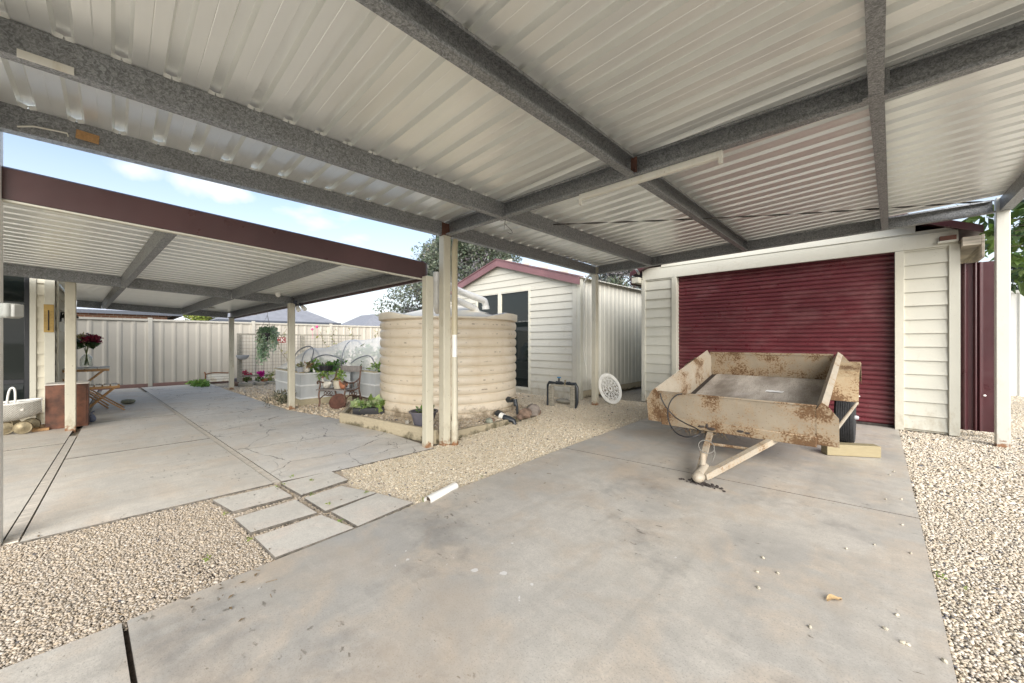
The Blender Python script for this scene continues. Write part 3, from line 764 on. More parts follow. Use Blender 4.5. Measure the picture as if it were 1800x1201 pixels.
# garage -------------------------------------------------------------------------
GY = 7.45; gx0, gx1 = -3.43, .71
ga = thing('garage', 'cream weatherboard garage with a closed maroon roller door', 'garage', (-1.36, GY, 0))
pk = -1.36; ev = 2.47; pit = .45
b = MB()
dx0, dx1, dz = -2.86, .245, 2.47
boards(b, (gx0, GY), (gx1, GY), .03, 2.45, .183, (0, -1), holes=[(dx0 - gx0, dx1 - gx0, -1, 2.6)], seed=3)
boards(b, (gx0, GY), (gx1, GY), 2.45, 4.3, .20, (0, -1), ext=lambda z: (max(0, (z - 2.50) / pit - .2), (gx1 - gx0) - max(0, (z - 2.50) / pit - .2)), seed=5)
b.mm(gx0 + .01, dx0, GY + .002, GY + .09, 0, 2.45); b.mm(dx1, gx1 - .01, GY + .002, GY + .09, 0, 2.45)
b.build('front_wall', MT['cream'], ga)
b = MB(); b.mm(gx0 - .02, gx1 + .02, GY - .045, GY - .002, 2.43, 2.62); b.build('lintel_board', MT['cream'], ga, bev=.003)
b = MB(); boards(b, (gx1, GY + .02), (gx1, GY + 6), .03, 2.5, .183, (1, 0), seed=8); b.mm(gx1 - .09, gx1 - .002, GY + .1, GY + 6, 0, 2.5); b.build('side_wall', MT['cream'], ga)
b = MB(); boards(b, (gx0, GY + 6), (gx0, GY + .02), .03, 2.5, .183, (-1, 0), seed=9); b.mm(gx0 + .002, gx0 + .09, GY + .1, GY + 6, 0, 2.5); b.build('side_wall', MT['cream'], ga)
b = MB(); b.mm(gx0, gx1, GY + 6, GY + 6.1, 0, 3.2); b.build('back_wall', MT['cream'], ga)
for x0, x1 in ((gx0 - .035, gx0 + .04), (gx1 - .06, gx1 + .035)):
    b = MB(); b.mm(x0, x1, GY - .052, GY + .06, .0, 2.44); b.build('corner_board', MT['cream'], ga, bev=.004)
for x0, x1 in ((dx0 - .005, dx0 + .085), (dx1 - .085, dx1 + .005)):
    b = MB(); b.mm(x0, x1, GY - .05, GY + .10, 0, 2.427); b.build('door_jamb', MT['trim'], ga, bev=.004)
# roller door curtain
X0, X1, YD = dx0 + .086, dx1 - .086, GY + .085
b = MB(); prof = []
z = .035; k = 0
while z < 2.46:
    for dzz, dy in ((0, .012), (.007, -.004), (.020, -.011), (.040, -.012), (.056, -.006), (.062, .012)): prof.append((z + dzz, dy))
    z += .068
vs = []
for zz, dy in prof: vs += [(X0 + (X1 - X0) * q / 8, YD + dy + .004 * math.sin(q * 1.1 + zz * 2.3) + .003 * math.sin(q * 2.7 - zz * 5), zz + .003 * math.sin(q * .8 + zz)) for q in range(9)]
fs = []
for i in range(len(prof) - 1):
    for j in range(8): fs.append((i * 9 + j, i * 9 + j + 1, i * 9 + j + 10, i * 9 + j + 9))
b.add(vs, fs); rd_ = b.build('roller_door', MT['roller'], ga, sharp=60)
b = MB(); b.mm(X0, X1, YD - .025, YD + .02, 0.0, .035); b.build('bottom_rail', MT['darksteel'], rd_, bev=.004)
b = MB(); p = vy(1508, 696, YD - .03); b.box(p, (.05, .025, .02)); b.box(p + Vector((-.01, 0, .04)), (.02, .02, .07)); b.build('handle', MT['white'], rd_, bev=.004)
# roof: two slopes, barges, eaves boxing
RO = .20; ex0, ex1 = gx0 - .2, gx1 + .2
def rz(x): return ev + (x - ex0) * pit + .07 if x < pk else ev + (ex1 - x) * pit + .07
b = MB()
for xa, xb_ in ((ex0, pk), (ex1, pk)):
    za, zb_ = rz(xa + 1e-6 if xa < pk else xa), rz(pk)
    b.add([(xa, GY - RO, za), (xb_, GY - RO, zb_), (xb_, GY + 6.2, zb_), (xa, GY + 6.2, za), (xa, GY - RO, za + .03), (xb_, GY - RO, zb_ + .03), (xb_, GY + 6.2, zb_ + .03), (xa, GY + 6.2, za + .03)],
          [(0, 1, 2, 3), (4, 5, 6, 7), (0, 1, 5, 4), (3, 2, 6, 7), (0, 3, 7, 4), (1, 2, 6, 5)])
b.build('roof', MT['maroon'], ga)
for xa in (ex0, ex1):
    b = MB(); za, zb_ = rz(xa), rz(pk)
    b.add([(xa, GY - RO - .02, za - .03), (pk, GY - RO - .02, zb_ - .03), (pk, GY - RO - .02, zb_ + .06), (xa, GY - RO - .02, za + .06), (xa, GY - RO + .02, za - .03), (pk, GY - RO + .02, zb_ - .03), (pk, GY - RO + .02, zb_ + .06), (xa, GY - RO + .02, za + .06)],
          [(0, 1, 2, 3), (4, 5, 6, 7), (0, 1, 5, 4), (3, 2, 6, 7), (0, 3, 7, 4), (1, 2, 6, 5)])
    b.build('barge_capping', MT['maroon'], ga)
    b = MB(); s_ = 1 if xa > pk else -1
    w = abs(xa - (gx1 if s_ > 0 else gx0)); xw = gx1 + .04 if s_ > 0 else gx0 - .04
    b.mm(xw, xa - s_ * .012, GY - RO + .025, GY + 6, ev - .09, ev + .02); b.build('eave_boxing', MT['rawwood'] if s_ > 0 else MT['trim'], ga, bev=.004)
    b = MB(); b.mm(xa - s_ * .01, xa + s_ * .015, GY - RO + .03, GY + 6.1, ev - .25 if s_ > 0 else ev - .12, ev + .03); b.build('eave_fascia', MT['rawwood'] if s_ > 0 else MT['maroon'], ga, bev=.003)
b = MB(); b.mm(gx1 - .16, gx1 + .0, GY - .10, GY - .047, 2.46, 2.49); b.build('end_batten', MT['cream'], ga, bev=.002)
b = MB(); b.mm(gx1 - .145, gx1 - .0, GY - .095, GY - .05, 2.49, 2.55); b.build('end_block', MT['ironrust'], ga, bev=.003)
b = MB(); b.tube([(-3.52, 7.15, 2.70), (-3.40, 7.0, 2.62), (-3.28, 6.9, 2.48)], .02, 8); b.build('vent_pipe', MT['cream'], ga)

# shed with the gable -------------------------------------------------------------
SY = 6.68; sx0, sx1 = -9.1, -4.52; sp = -6.80
sh = thing('garden_shed', 'cream gabled shed with mauve barge boards and a dark glass sliding door', 'shed', (-6.8, SY, 0))
def shz(x): return 3.20 - abs(x - sp) * .29
b = MB(); L = sx1 - sx0
boards(b, (sx0, SY), (sx1, SY), .14, 3.2, .16, (0, -1), ext=lambda z: (max(0, (sp - sx0) - (3.22 - z) / .29), min(L, (sp - sx0) + (3.22 - z) / .29)),
       holes=[(-7.72 - sx0, -5.80 - sx0, 0, 2.42)], seed=21, off=.03)
b.mm(-5.79, sx1 - .01, SY + .002, SY + .08, 0, 2.42); b.mm(sx0, -7.73, SY + .002, SY + .08, 0, 2.4)
b.build('front_wall', MT['shedcream'], sh)
b = MB(); b.mm(sx0, sx1 - .1, SY - .02, SY + .0, -.02, .135); b.build('base_board', MT['shedcream'], sh, bev=.003)
b = MB(); b.mm(sx1 - .1, sx1 + .01, SY - .045, SY - .002, 0, 2.5); b.build('corner_board', MT['shedcream'], sh, bev=.003)
b = MB(); b.mm(sx1 + .012, sx1 + .10, SY - .04, SY + .06, 0, 2.52); b.build('corner_post', MT['trim'], sh, bev=.004)
gd = thing('x', 'x', 'x'); bpy.data.objects.remove(gd)
b = MB()
for x0, x1 in ((-7.72, -7.66), (-6.87, -6.76), (-5.86, -5.80)): b.mm(x0, x1, SY - .03, SY + .05, .06, 2.40)
b.mm(-7.72, -5.80, SY - .03, SY + .05, 2.40, 2.46); b.mm(-7.72, -5.80, SY - .035, SY + .05, .06, .11)
dr = b.build('sliding_door', MT['trim'], sh, bev=.003)
for x0, x1 in ((-7.66, -6.87), (-6.76, -5.86)):
    b = MB(); b.mm(x0, x1, SY + .01, SY + .02, .11, 2.40); b.build('pane', MT['glass'], dr)
# corrugated side wall
b = MB(); ys = np.arange(SY + .06, SY + 4.6, .0125)
def rib(y): 
    q = (y % .19) / .19
    return .012 * max(0, min(1, (q - .70) * 14, (1 - q) * 14)) + .003 * max(0, 1 - abs(q - .35) * 24)
vs = [(sx1 + .015 + rib(y), y, z) for z in (.16, 1.3, 2.56) for y in ys]; n = len(ys)
b.add(vs, [(i * n + j, i * n + j + 1, (i + 1) * n + j + 1, (i + 1) * n + j) for i in (0, 1) for j in range(n - 1)])
b.build('side_wall', MT['corr'], sh, sharp=25)
b = MB(); b.mm(sx1 - .03, sx1 + .02, SY + .1, SY + 4.6, .02, .155); b.build('bottom_plate', MT['sleeper'], sh)
b = MB()
for x0, x1, c0, c1 in ((sx0 - .1, sp, 0, 1), (sx1 + .14, sp, 0, 1)):
    xx = np.linspace(x0, x1, 3); ys2 = np.arange(SY - .1, SY + 4.7, .019); n = len(ys2)
    vs = [(x, y, shz(x) + .012 + .008 * math.sin(y * 2 * math.pi / .076)) for x in xx for y in ys2]
    b.add(vs, [(i * n + j, i * n + j + 1, (i + 1) * n + j + 1, (i + 1) * n + j) for i in (0, 1) for j in range(n - 1)])
b.build('roof', paint('old_corrugated_roof', (.52, .49, .42), (.22, .10, .04), .5, .8), sh, sharp=60)
for xa in (sx0 - .12, sx1 + .13):
    b = MB(); za, zc = shz(xa), shz(sp); y0, y1 = SY - .14, SY - .105
    b.add([(xa, y0, za - .145), (sp, y0, zc - .145), (sp, y0, zc + .02), (xa, y0, za + .02), (xa, y1, za - .145), (sp, y1, zc - .145), (sp, y1, zc + .02), (xa, y1, za + .02)],
          [(0, 1, 2, 3), (4, 5, 6, 7), (0, 1, 5, 4), (3, 2, 6, 7), (0, 3, 7, 4), (1, 2, 6, 5)])
    b.build('barge_board', MT['barge'], sh, bev=.003)
    b = MB(); b.add([(xa, y0 - .02, za + .022), (sp, y0 - .02, zc + .022), (sp, SY + .03, zc + .022), (xa, SY + .03, za + .022), (xa, y0 - .02, za + .045), (sp, y0 - .02, zc + .045), (sp, SY + .03, zc + .045), (xa, SY + .03, za + .045)],
          [(0, 1, 2, 3), (4, 5, 6, 7), (0, 1, 5, 4), (3, 2, 6, 7), (0, 3, 7, 4), (1, 2, 6, 5)]); b.build('barge_capping', MT['barge'], sh)
b = MB(); b.mm(sx0, sx0 + .05, SY + .1, SY + 4.6, 0, 2.5); b.mm(sx0, sx1 - .04, SY + 4.5, SY + 4.6, 0, 2.6); b.build('back_wall', MT['corr'], sh)
# drain pipe behind the far left carport post
b = MB(); b.tube([(-3.93, 6.32, 2.52), (-4.02, 6.40, 2.50), (-4.16, 6.48, 2.46), (-4.25, 6.52, 2.38), (-4.25, 6.53, 2.26)], [.022, .022, .022, .02, .018], 8)
b.tube([(-4.25, 6.53, 2.26), (-4.27, 6.55, 1.7), (-4.29, 6.57, 1.0), (-4.25, 6.57, .72)], .008, 6); tag(b.build('hanging_hose', MT['oldwhite']), 'thin grimy hose hanging from the carport corner beside the shed', 'hose')

# house on the left -----------------------------------------------------------------
hx, hy = -8.86, -.62
ho = thing('house', 'cream weatherboard house with a black framed window behind the patio', 'house', (hx, hy, 0))
b = MB(); boards(b, (hx, -5), (hx, hy), .16, 2.75, .172, (1, 0), holes=[(5 - 2.75, 5 - .80, .1, 2.2)], seed=31, off=.03)
b.mm(hx - .1, hx - .002, -.80, hy - .01, 0, 2.7); b.mm(hx - .1, hx - .002, -5, -2.75, 0, 2.7); b.mm(hx - .1, hx - .002, -2.75, -.80, 2.2, 2.7); b.mm(hx - .1, hx - .002, -2.75, -.80, 0, .14)
b.build('wall', MT['houseboard'], ho)
b = MB(); boards(b, (hx, hy), (hx - 2.1, hy), .16, 2.75, .172, (0, 1), seed=32, off=.03); b.mm(hx - 2.1, hx - .01, hy - .1, hy - .002, 0, 2.75); b.build('wall', MT['houseboard'], ho)
b = MB(); b.mm(hx - .015, hx + .040, hy - .08, hy + .02, .03, 2.75); b.build('corner_board', MT['trim'], ho, bev=.003)
b = MB(); b.mm(hx - .14, hx - .04, hy + .032, hy + .052, .12, 2.7); b.build('corner_board', MT['trim'], ho, bev=.003)
b = MB(); b.mm(hx - .01, hx + .04, -.835, -.775, .03, 2.2); b.build('window_trim', MT['trim'], ho, bev=.003)
b = MB(); b.mm(hx - .01, hx + .04, -2.83, -2.75, .03, 2.2); b.build('window_trim', MT['trim'], ho, bev=.003)
b = MB()
b.mm(hx - .03, hx + .022, -.885, -.838, .14, 2.2); b.mm(hx - .03, hx + .022, -2.745, -2.685, .14, 2.2); b.mm(hx - .03, hx + .022, -2.685, -.885, .14, .19); b.mm(hx - .03, hx + .022, -2.685, -.885, .60, .66); b.mm(hx - .03, hx + .022, -2.685, -.885, 2.15, 2.2); b.mm(hx - .03, hx + .022, -1.9, -1.84, .66, 2.15)
w = b.build('window', MT['blackframe'], ho, bev=.003)
b = MB(); b.mm(hx - .012, hx - .004, -2.69, -.88, .18, .61); b.mm(hx - .012, hx - .004, -2.69, -.88, .65, 2.16); b.build('pane', MT['glass'], w)
b = MB(); b.add([(hx + .35, -5.4, 2.72), (hx + .35, hy + .3, 2.72), (hx - 2.5, hy + .3, 3.5), (hx - 2.5, -5.4, 3.5), (hx + .35, -5.4, 2.78), (hx + .35, hy + .3, 2.78), (hx - 2.5, hy + .3, 3.56), (hx - 2.5, -5.4, 3.56)],
    [(0, 1, 2, 3), (4, 5, 6, 7), (0, 1, 5, 4), (3, 2, 6, 7), (0, 3, 7, 4), (1, 2, 6, 5)]); b.build('roof', MT['rooftile'], ho)
b = MB(); b.mm(hx - 2.1, hx - 2.0, -5, hy - .1, 0, 2.75); b.build('back_wall', MT['houseboard'], ho)
# plaster steps of the corner
tm = thing('thermometer', 'long yellow wooden thermometer on the house corner board', 'thermometer', (hx + .045, hy - .04, 1.33))
b = MB(); b.mm(hx + .041, hx + .053, hy - .085, hy + .012, 1.335, 1.745); b.build('plate', MT['tanwood'] if False else plain('yellow_wood_plate', (.40, .26, .07), .5), tm, bev=.004)
b = MB(); b.tube([(hx + .057, hy - .04, 1.38), (hx + .057, hy - .04, 1.66)], .006, 8); b.blob((hx + .057, hy - .04, 1.375), (.009, .009, .012)); b.build('tube', MT['darksteel'], tm)
b = MB()
for k in range(12):
    for s_ in (-1, 1): b.mm(hx + .0532, hx + .0545, hy - .04 + s_ * .018, hy - .04 + s_ * .042, 1.40 + k * .022, 1.403 + k * .022)
tag(b.build('scale_marks', MT['darksteel'], tm), kind='stuff')
la = thing('wall_lantern', 'black wall lantern on the side wall of the house behind the post', 'lantern', (-9.5, hy + .08, 1.5))
b = MB(); p = Vector((-9.52, hy + .13, 1.64)); b.lathe([(.10, -.06), (.10, -.05), (.05, .05), (.02, .08)], p, 12, capb=True, capt=True); b.build('lantern_cap', MT['black'], la)
b = MB(); b.lathe([(.05, -.26), (.075, -.06)], p, 6, capb=True); b.build('lantern_glass', MT['black'], la)
b = MB(); b.tube([p + Vector((0, -.02, .03)), p + Vector((0, -.09, .03)), p + Vector((0, -.10, -.12))], .012, 8); b.build('bracket', MT['black'], la)

# boundary fences -------------------------------------------------------------------
FX = -14.0
fe = thing('steel_fence', 'long cream ribbed steel fence along the back of the yard', 'fence', (FX, 3, 0))
py = [.68 + 2.325 * k for k in range(-2, 6)]
def ribf(y, y0):
    q = ((y - y0) % .255) / .255
    return .015 * max(0, min(1, (q - .56) * 7, (1 - q) * 7))
def fpanel(y0, y1, z0=.06, z1=1.77):
    b = MB(); ys = []
    y = y0
    while y < y1: ys.append(y); y += .0085
    ys.append(y1); n = len(ys)
    vs = [(FX - .012 + ribf(y, y0), y, z) for z in (z0, z1) for y in ys]
    b.add(vs, [(j, j + 1, n + j + 1, n + j) for j in range(n - 1)]); return b
for i in range(len(py) - 1):
    fpanel(py[i] + .03, py[i + 1] - .03).build('fence_panel', MT['fence'], fe, sharp=20)
    b = MB(); b.mm(FX - .03, FX + .03, py[i] + .045, py[i + 1] - .045, 1.745, 1.795); b.build('top_rail', MT['fencecap'], fe, bev=.004)
    b = MB(); b.mm(FX - .03, FX + .03, py[i] + .045, py[i + 1] - .045, -.02, .085); b.build('plinth', MT['plinth'] if i < 3 else MT['fence'], fe, bev=.004)
for y in py:
    b = MB(); b.mm(FX - .035, FX + .036, y - .044, y + .044, 0, 1.83); b.build('post', MT['fencecap'], fe, bev=.004)
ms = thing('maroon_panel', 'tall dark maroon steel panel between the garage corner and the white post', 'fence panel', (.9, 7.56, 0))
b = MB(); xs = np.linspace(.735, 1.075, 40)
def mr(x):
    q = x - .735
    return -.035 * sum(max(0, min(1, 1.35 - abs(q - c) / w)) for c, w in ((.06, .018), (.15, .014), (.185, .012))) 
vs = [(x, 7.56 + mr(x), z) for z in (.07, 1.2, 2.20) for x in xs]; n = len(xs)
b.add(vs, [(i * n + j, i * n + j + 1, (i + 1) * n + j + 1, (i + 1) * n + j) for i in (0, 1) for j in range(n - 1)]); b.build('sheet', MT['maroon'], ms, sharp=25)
b = MB(); b.mm(1.078, 1.10, 7.53, 7.60, .03, 2.24); b.build('edge_post', MT['trim'], ms, bev=.002)
b = MB(); b.blob(vy(1731, 695, 7.53), (.014, .006, .012), 8, 6); b.build('bolt', MT['white'], ms)
wf = thing('white_fence', 'white steel fence at the far right behind the carport post', 'fence', (2.3, 14, 0))
for k in range(2):
    b = MB(); xs = np.arange(1.25 + k * 2.35, 3.55 + k * 2.35, .01); n = len(xs)
    vs = [(x, 13.9 - .03 * max(0, min(1, ((x % .26) / .26 - .55) * 9, (1 - (x % .26) / .26) * 9)), z) for z in (-.02, 2.28) for x in xs]
    b.add(vs, [(j, j + 1, n + j + 1, n + j) for j in range(n - 1)]); b.build('fence_panel', MT['whitefence'], wf, sharp=20)
    b = MB(); b.mm(1.25 + k * 2.35, 3.55 + k * 2.35, 13.86, 13.93, 2.28, 2.34); b.build('top_rail', MT['whitefence'], wf)
    b = MB(); b.mm(1.2 + k * 2.35, 1.25 + k * 2.35, 13.86, 13.94, 0, 2.36); b.build('post', MT['whitefence'], wf)

# neighbours --------------------------------------------------------------------------
def hip(b, x0, x1, y0, y1, z0, z1, over=.4):
    X0, X1, Y0, Y1 = x0 - over, x1 + over, y0 - over, y1 + over; w = min(X1 - X0, Y1 - Y0) / 2; cx = (X0 + X1) / 2; cyy = (Y0 + Y1) / 2
    if X1 - X0 > Y1 - Y0: r0, r1 = (X0 + w, cyy, z1), (X1 - w, cyy, z1)
    else: r0, r1 = (cx, Y0 + w, z1), (cx, Y1 - w, z1)
    A, B_, C_, D = (X0, Y0, z0), (X1, Y0, z0), (X1, Y1, z0), (X0, Y1, z0)
    if X1 - X0 > Y1 - Y0: b.add([A, B_, C_, D, r0, r1], [(0, 1, 5, 4), (1, 2, 5), (2, 3, 4, 5), (3, 0, 4), (0, 3, 2, 1)])
    else: b.add([A, B_, C_, D, r0, r1], [(0, 1, 4), (1, 2, 5, 4), (2, 3, 5), (3, 0, 4, 5), (0, 3, 2, 1)])
def nhouse(name, label, x0, x1, y0, y1, z0, z1, wall, roof, win=True):
    o = thing(name, label, 'house', ((x0 + x1) / 2, (y0 + y1) / 2, 0))
    b = MB(); b.mm(x0, x1, y0, y1, -.1, z0 + .02); wl = b.build('wall', MT[wall], o)
    b = MB(); hip(b, x0, x1, y0, y1, z0 + .06, z1); b.build('roof', MT[roof], o, sharp=10)
    b = MB(); b.mm(x1 + .40, x1 + .50, y0 - .5, y1 + .5, z0 - .08, z0 + .07); b.mm(x0 - .5, x1 + .4, y0 - .5, y0 - .4, z0 - .08, z0 + .07); b.mm(x0 - .5, x1 + .4, y1 + .4, y1 + .5, z0 - .08, z0 + .07); b.build('gutter', MT['gutter'], o)
    if win:
        for yy in (y0 + 1.2, y1 - 2.6):
            b = MB(); b.mm(x1 + .002, x1 + .03, yy, yy + 1.4, .9, 2.0); w = b.build('window', MT['blackframe'], o)
            b = MB(); b.mm(x1 + .031, x1 + .036, yy + .05, yy + 1.35, .95, 1.95); b.build('pane', MT['glass'], w)
    return o
nhouse('brick_house', 'red brick house with a low pale roof behind the fence', -33, -24, -6.5, 1.75, 2.46, 3.0, 'brick', 'paleroof')
nhouse('tiled_house', 'grey tiled hip roof house behind the hanging basket', -38, -25.6, 4.3, 9.7, 2.32, 4.1, 'render', 'rooftile')
nhouse('far_house', 'small pale grey roof seen low between the brick house and the patio post', -43, -35, 2.6, 5.4, 2.6, 3.9, 'render', 'paleroof')
nhouse('distant_house', 'distant grey roofed house just left of the water tank', -58, -47, 21.5, 28.5, 2.5, 5.0, 'render', 'rooftile', False)
nhouse('distant_house', 'distant grey roofed house with a pale hip line behind the net covered bed', -62, -50, 14.5, 20.5, 2.4, 4.6, 'render', 'rooftile', False)

# trees -------------------------------------------------------------------------------
def leafmesh(name, clumps, size, parent, mat='leaf', flat=.0, aspect=.45, seed=3, droop=.0, up=.35):
    """clumps: (centre, radii, count, colour)"""
    r = np.random.default_rng(seed); V = []; K = []
    for c, rad, n, col in clumps:
        d = r.normal(size=(n, 3)); d /= np.linalg.norm(d, axis=1)[:, None]; rr = r.random((n, 1)) ** .45
        P = np.array(c) + d * rr * np.array(rad)
        ax = r.normal(size=(n, 3)) + d * .8 + np.array([0, 0, up - droop * 2]); ax /= np.linalg.norm(ax, axis=1)[:, None]
        w = np.cross(ax, r.normal(size=(n, 3))); w /= np.linalg.norm(w, axis=1)[:, None]; nn = np.cross(ax, w)
        s_ = size * r.lognormal(0, .25, (n, 1))
        a, bq, t, cq = P, P + ax * s_ * .45 + w * s_ * aspect * .5 + nn * s_ * .08, P + ax * s_, P + ax * s_ * .45 - w * s_ * aspect * .5 + nn * s_ * .08
        V.append(np.stack([a, bq, t, cq], 1)); k = np.array(col) * r.uniform(.6, 1.35, (n, 1)) * r.uniform(.9, 1.1, (n, 3)); K.append(np.repeat(k, 4, axis=0))
    V = np.concatenate(V).reshape(-1, 3); K = np.concatenate(K); F = np.arange(len(V)).reshape(-1, 4)
    return npmesh(name, V, F, MT[mat], parent, np.clip(K, 0, 1), smooth=False)
def tree(name, label, x, y, h, crown, leaf, seed, cols, n=60, per=330, base=.25, group=None):
    r = random.Random(seed); o = thing(name, label, 'tree', (x, y, -.1), group); b = MB()
    top = Vector((x, y, h * .8)); pts = [Vector((x, y, -.1)), Vector((x + .1, y, h * .3)), Vector((x - .05, y + .1, h * .55)), top]
    b.tube(pts, [h * .035, h * .028, h * .02, h * .006], 9); cl = []
    for i in range(n):
        zf = r.uniform(base, 1); a = r.uniform(0, 2 * math.pi)
        rad = crown * math.sin(math.pi * min(1, (zf - base) / (1 - base) * .78 + .2)) * r.uniform(.35, 1.05)
        c = Vector((x + math.cos(a) * rad, y + math.sin(a) * rad, zf * h)); s_ = crown * r.uniform(.16, .30)
        st = Vector((x, y, max(h * .2, c.z - rad * .6))); b.tube([st, st.lerp(c, .5) + Vector((0, 0, .1)), c], [h * .009, h * .006, h * .002], 5, cap=False)
        cl.append((tuple(c), (s_ * 1.15, s_ * 1.15, s_ * .8), per, r.choice(cols)))
    b.build('trunk', MT['bark'], o); leafmesh('crown', cl, leaf, o, seed=seed)
    return o
GR = [(.20, .20, .195), (.24, .235, .23), (.16, .17, .155), (.11, .13, .085), (.07, .09, .055), (.16, .18, .13), (.09, .115, .065)]
tree('grey_tree', 'big grey green tree rising behind the gabled shed', -16.6, 14.2, 7.6, 4.1, .15, 4, GR, n=120, per=800, base=.12)
tree('grey_tree', 'hazy grey tree seen in the gap between shed and garage', -11.4, 21.5, 6.6, 3.2, .16, 9, GR[:4], n=70, per=480, base=.15)
LG = [(.075, .125, .022), (.10, .16, .03), (.05, .09, .018), (.13, .19, .04)]
# broad leaved tree behind the right post: longer leaves on visible twigs
rt = thing('broadleaf_tree', 'bright green broad leaved tree behind the right carport post', 'tree', (2.9, 10.3, -.1))
r = random.Random(17); b = MB(); cl = []
b.tube([(2.9, 10.3, -.1), (2.85, 10.25, 1.4), (2.7, 10.2, 2.6), (2.6, 10.1, 4.2)], [.09, .075, .05, .02], 8)
for i in range(70):
    c = Vector((2.75 + r.gauss(0, .72), 10.1 + r.gauss(0, .7), r.uniform(2.25, 5.3))); st = Vector((2.72, 10.2, max(1.6, c.z - .8)))
    b.tube([st, st.lerp(c, .5) + Vector((0, 0, .12)), c], [.02, .012, .005], 5, cap=False); cl.append((tuple(c), (.34, .34, .22), 26, r.choice(LG)))
for i in range(26):
    p = vt(r.uniform(1785, 1850), r.uniform(335, 500), r.uniform(7.6, 9)); cl.append((tuple(p), (.2, .2, .14), 16, r.choice(LG)))
for u, v in ((1748, 392), (1747, 402), (1745, 410), (1730, 437), (1742, 436)):
    p = vt(u, v, 6.6); cl.append((tuple(p), (.08, .08, .05), 5, LG[1]))
    b.tube([Vector((2.5, 10, p.z - .1)), p], [.008, .003], 5, cap=False)
b.build('trunk', MT['bark'], rt); leafmesh('crown', cl, .24, rt, seed=8, aspect=.5, droop=.5)
tree('dark_shrub', 'rounded green bush top above the maroon panel', 1.25, 14.6, 3.55, 1.0, .09, 12, [(.10, .13, .035), (.08, .11, .03)], n=40, per=200, base=.2)
tree('dark_tree', 'small dark tree low behind the white fence', 4.0, 19, 4.2, 1.6, .16, 13, [(.03, .045, .03), (.045, .06, .04)], n=36, per=160, base=.3)
tree('lime_tree', 'yellow green tree top behind the fence beside the brick house', -31, 4.3, 3.9, 1.5, .2, 15, [(.22, .26, .05), (.17, .22, .05)], n=30, per=160, base=.3)
# ---------------------------------------------------------------- box trailer
tr_ = thing('box_trailer', 'rusty cream box trailer resting nose down on the driveway', 'trailer', (-1.1, 6.05, 0))
TA = R(12.4); TC, TS = math.cos(TA), math.sin(TA)
def T(x, y, z): return Vector((-1.1 + x, 4.36 + y * TC - z * TS, .305 + y * TS + z * TC))
def tb(b, x0, x1, y0, y1, z0, z1):
    vs = [T(x, y, z) for z in (z0, z1) for y in (y0, y1) for x in (x0, x1)]
    return b.add(vs, [(0, 2, 3, 1), (4, 5, 7, 6), (0, 1, 5, 4), (2, 6, 7, 3), (0, 4, 6, 2), (1, 3, 7, 5)])
LN = 1.88
b = MB()
nx, nz_ = 24, 8; rj = random.Random(4)
vs = []
for i in range(nz_ + 1):
    for j in range(nx + 1):
        x = -.70 + 1.4 * j / nx; z = .045 + .285 * i / nz_
        d = .004 * math.sin(j * .9) * math.sin(i * 1.1) + rj.uniform(-.001, .001)
        vs.append(T(x, d, z))
b.add(vs, [(i * (nx + 1) + j, i * (nx + 1) + j + 1, (i + 1) * (nx + 1) + j + 1, (i + 1) * (nx + 1) + j) for i in range(nz_) for j in range(nx)])
tb(b, -.70, .70, .006, .012, .045, .33)
fp = b.build('front_panel', MT['trailer'], tr_)
b = MB(); tb(b, -.705, .705, -.010, .012, .328, .342); b.build('top_lip', MT['trailer'], fp, bev=.003)
b = MB(); tb(b, -.70, .70, -.016, .05, -.055, .046); b.build('bottom_rail', MT['railrust'], fp, bev=.006)
b = MB(); tb(b, -.695, .695, LN - .006, LN + .006, 0, .335); tb(b, -.70, .70, LN - .016, LN + .01, .318, .345); b.build('tail_panel', MT['railrust'], tr_, bev=.002)
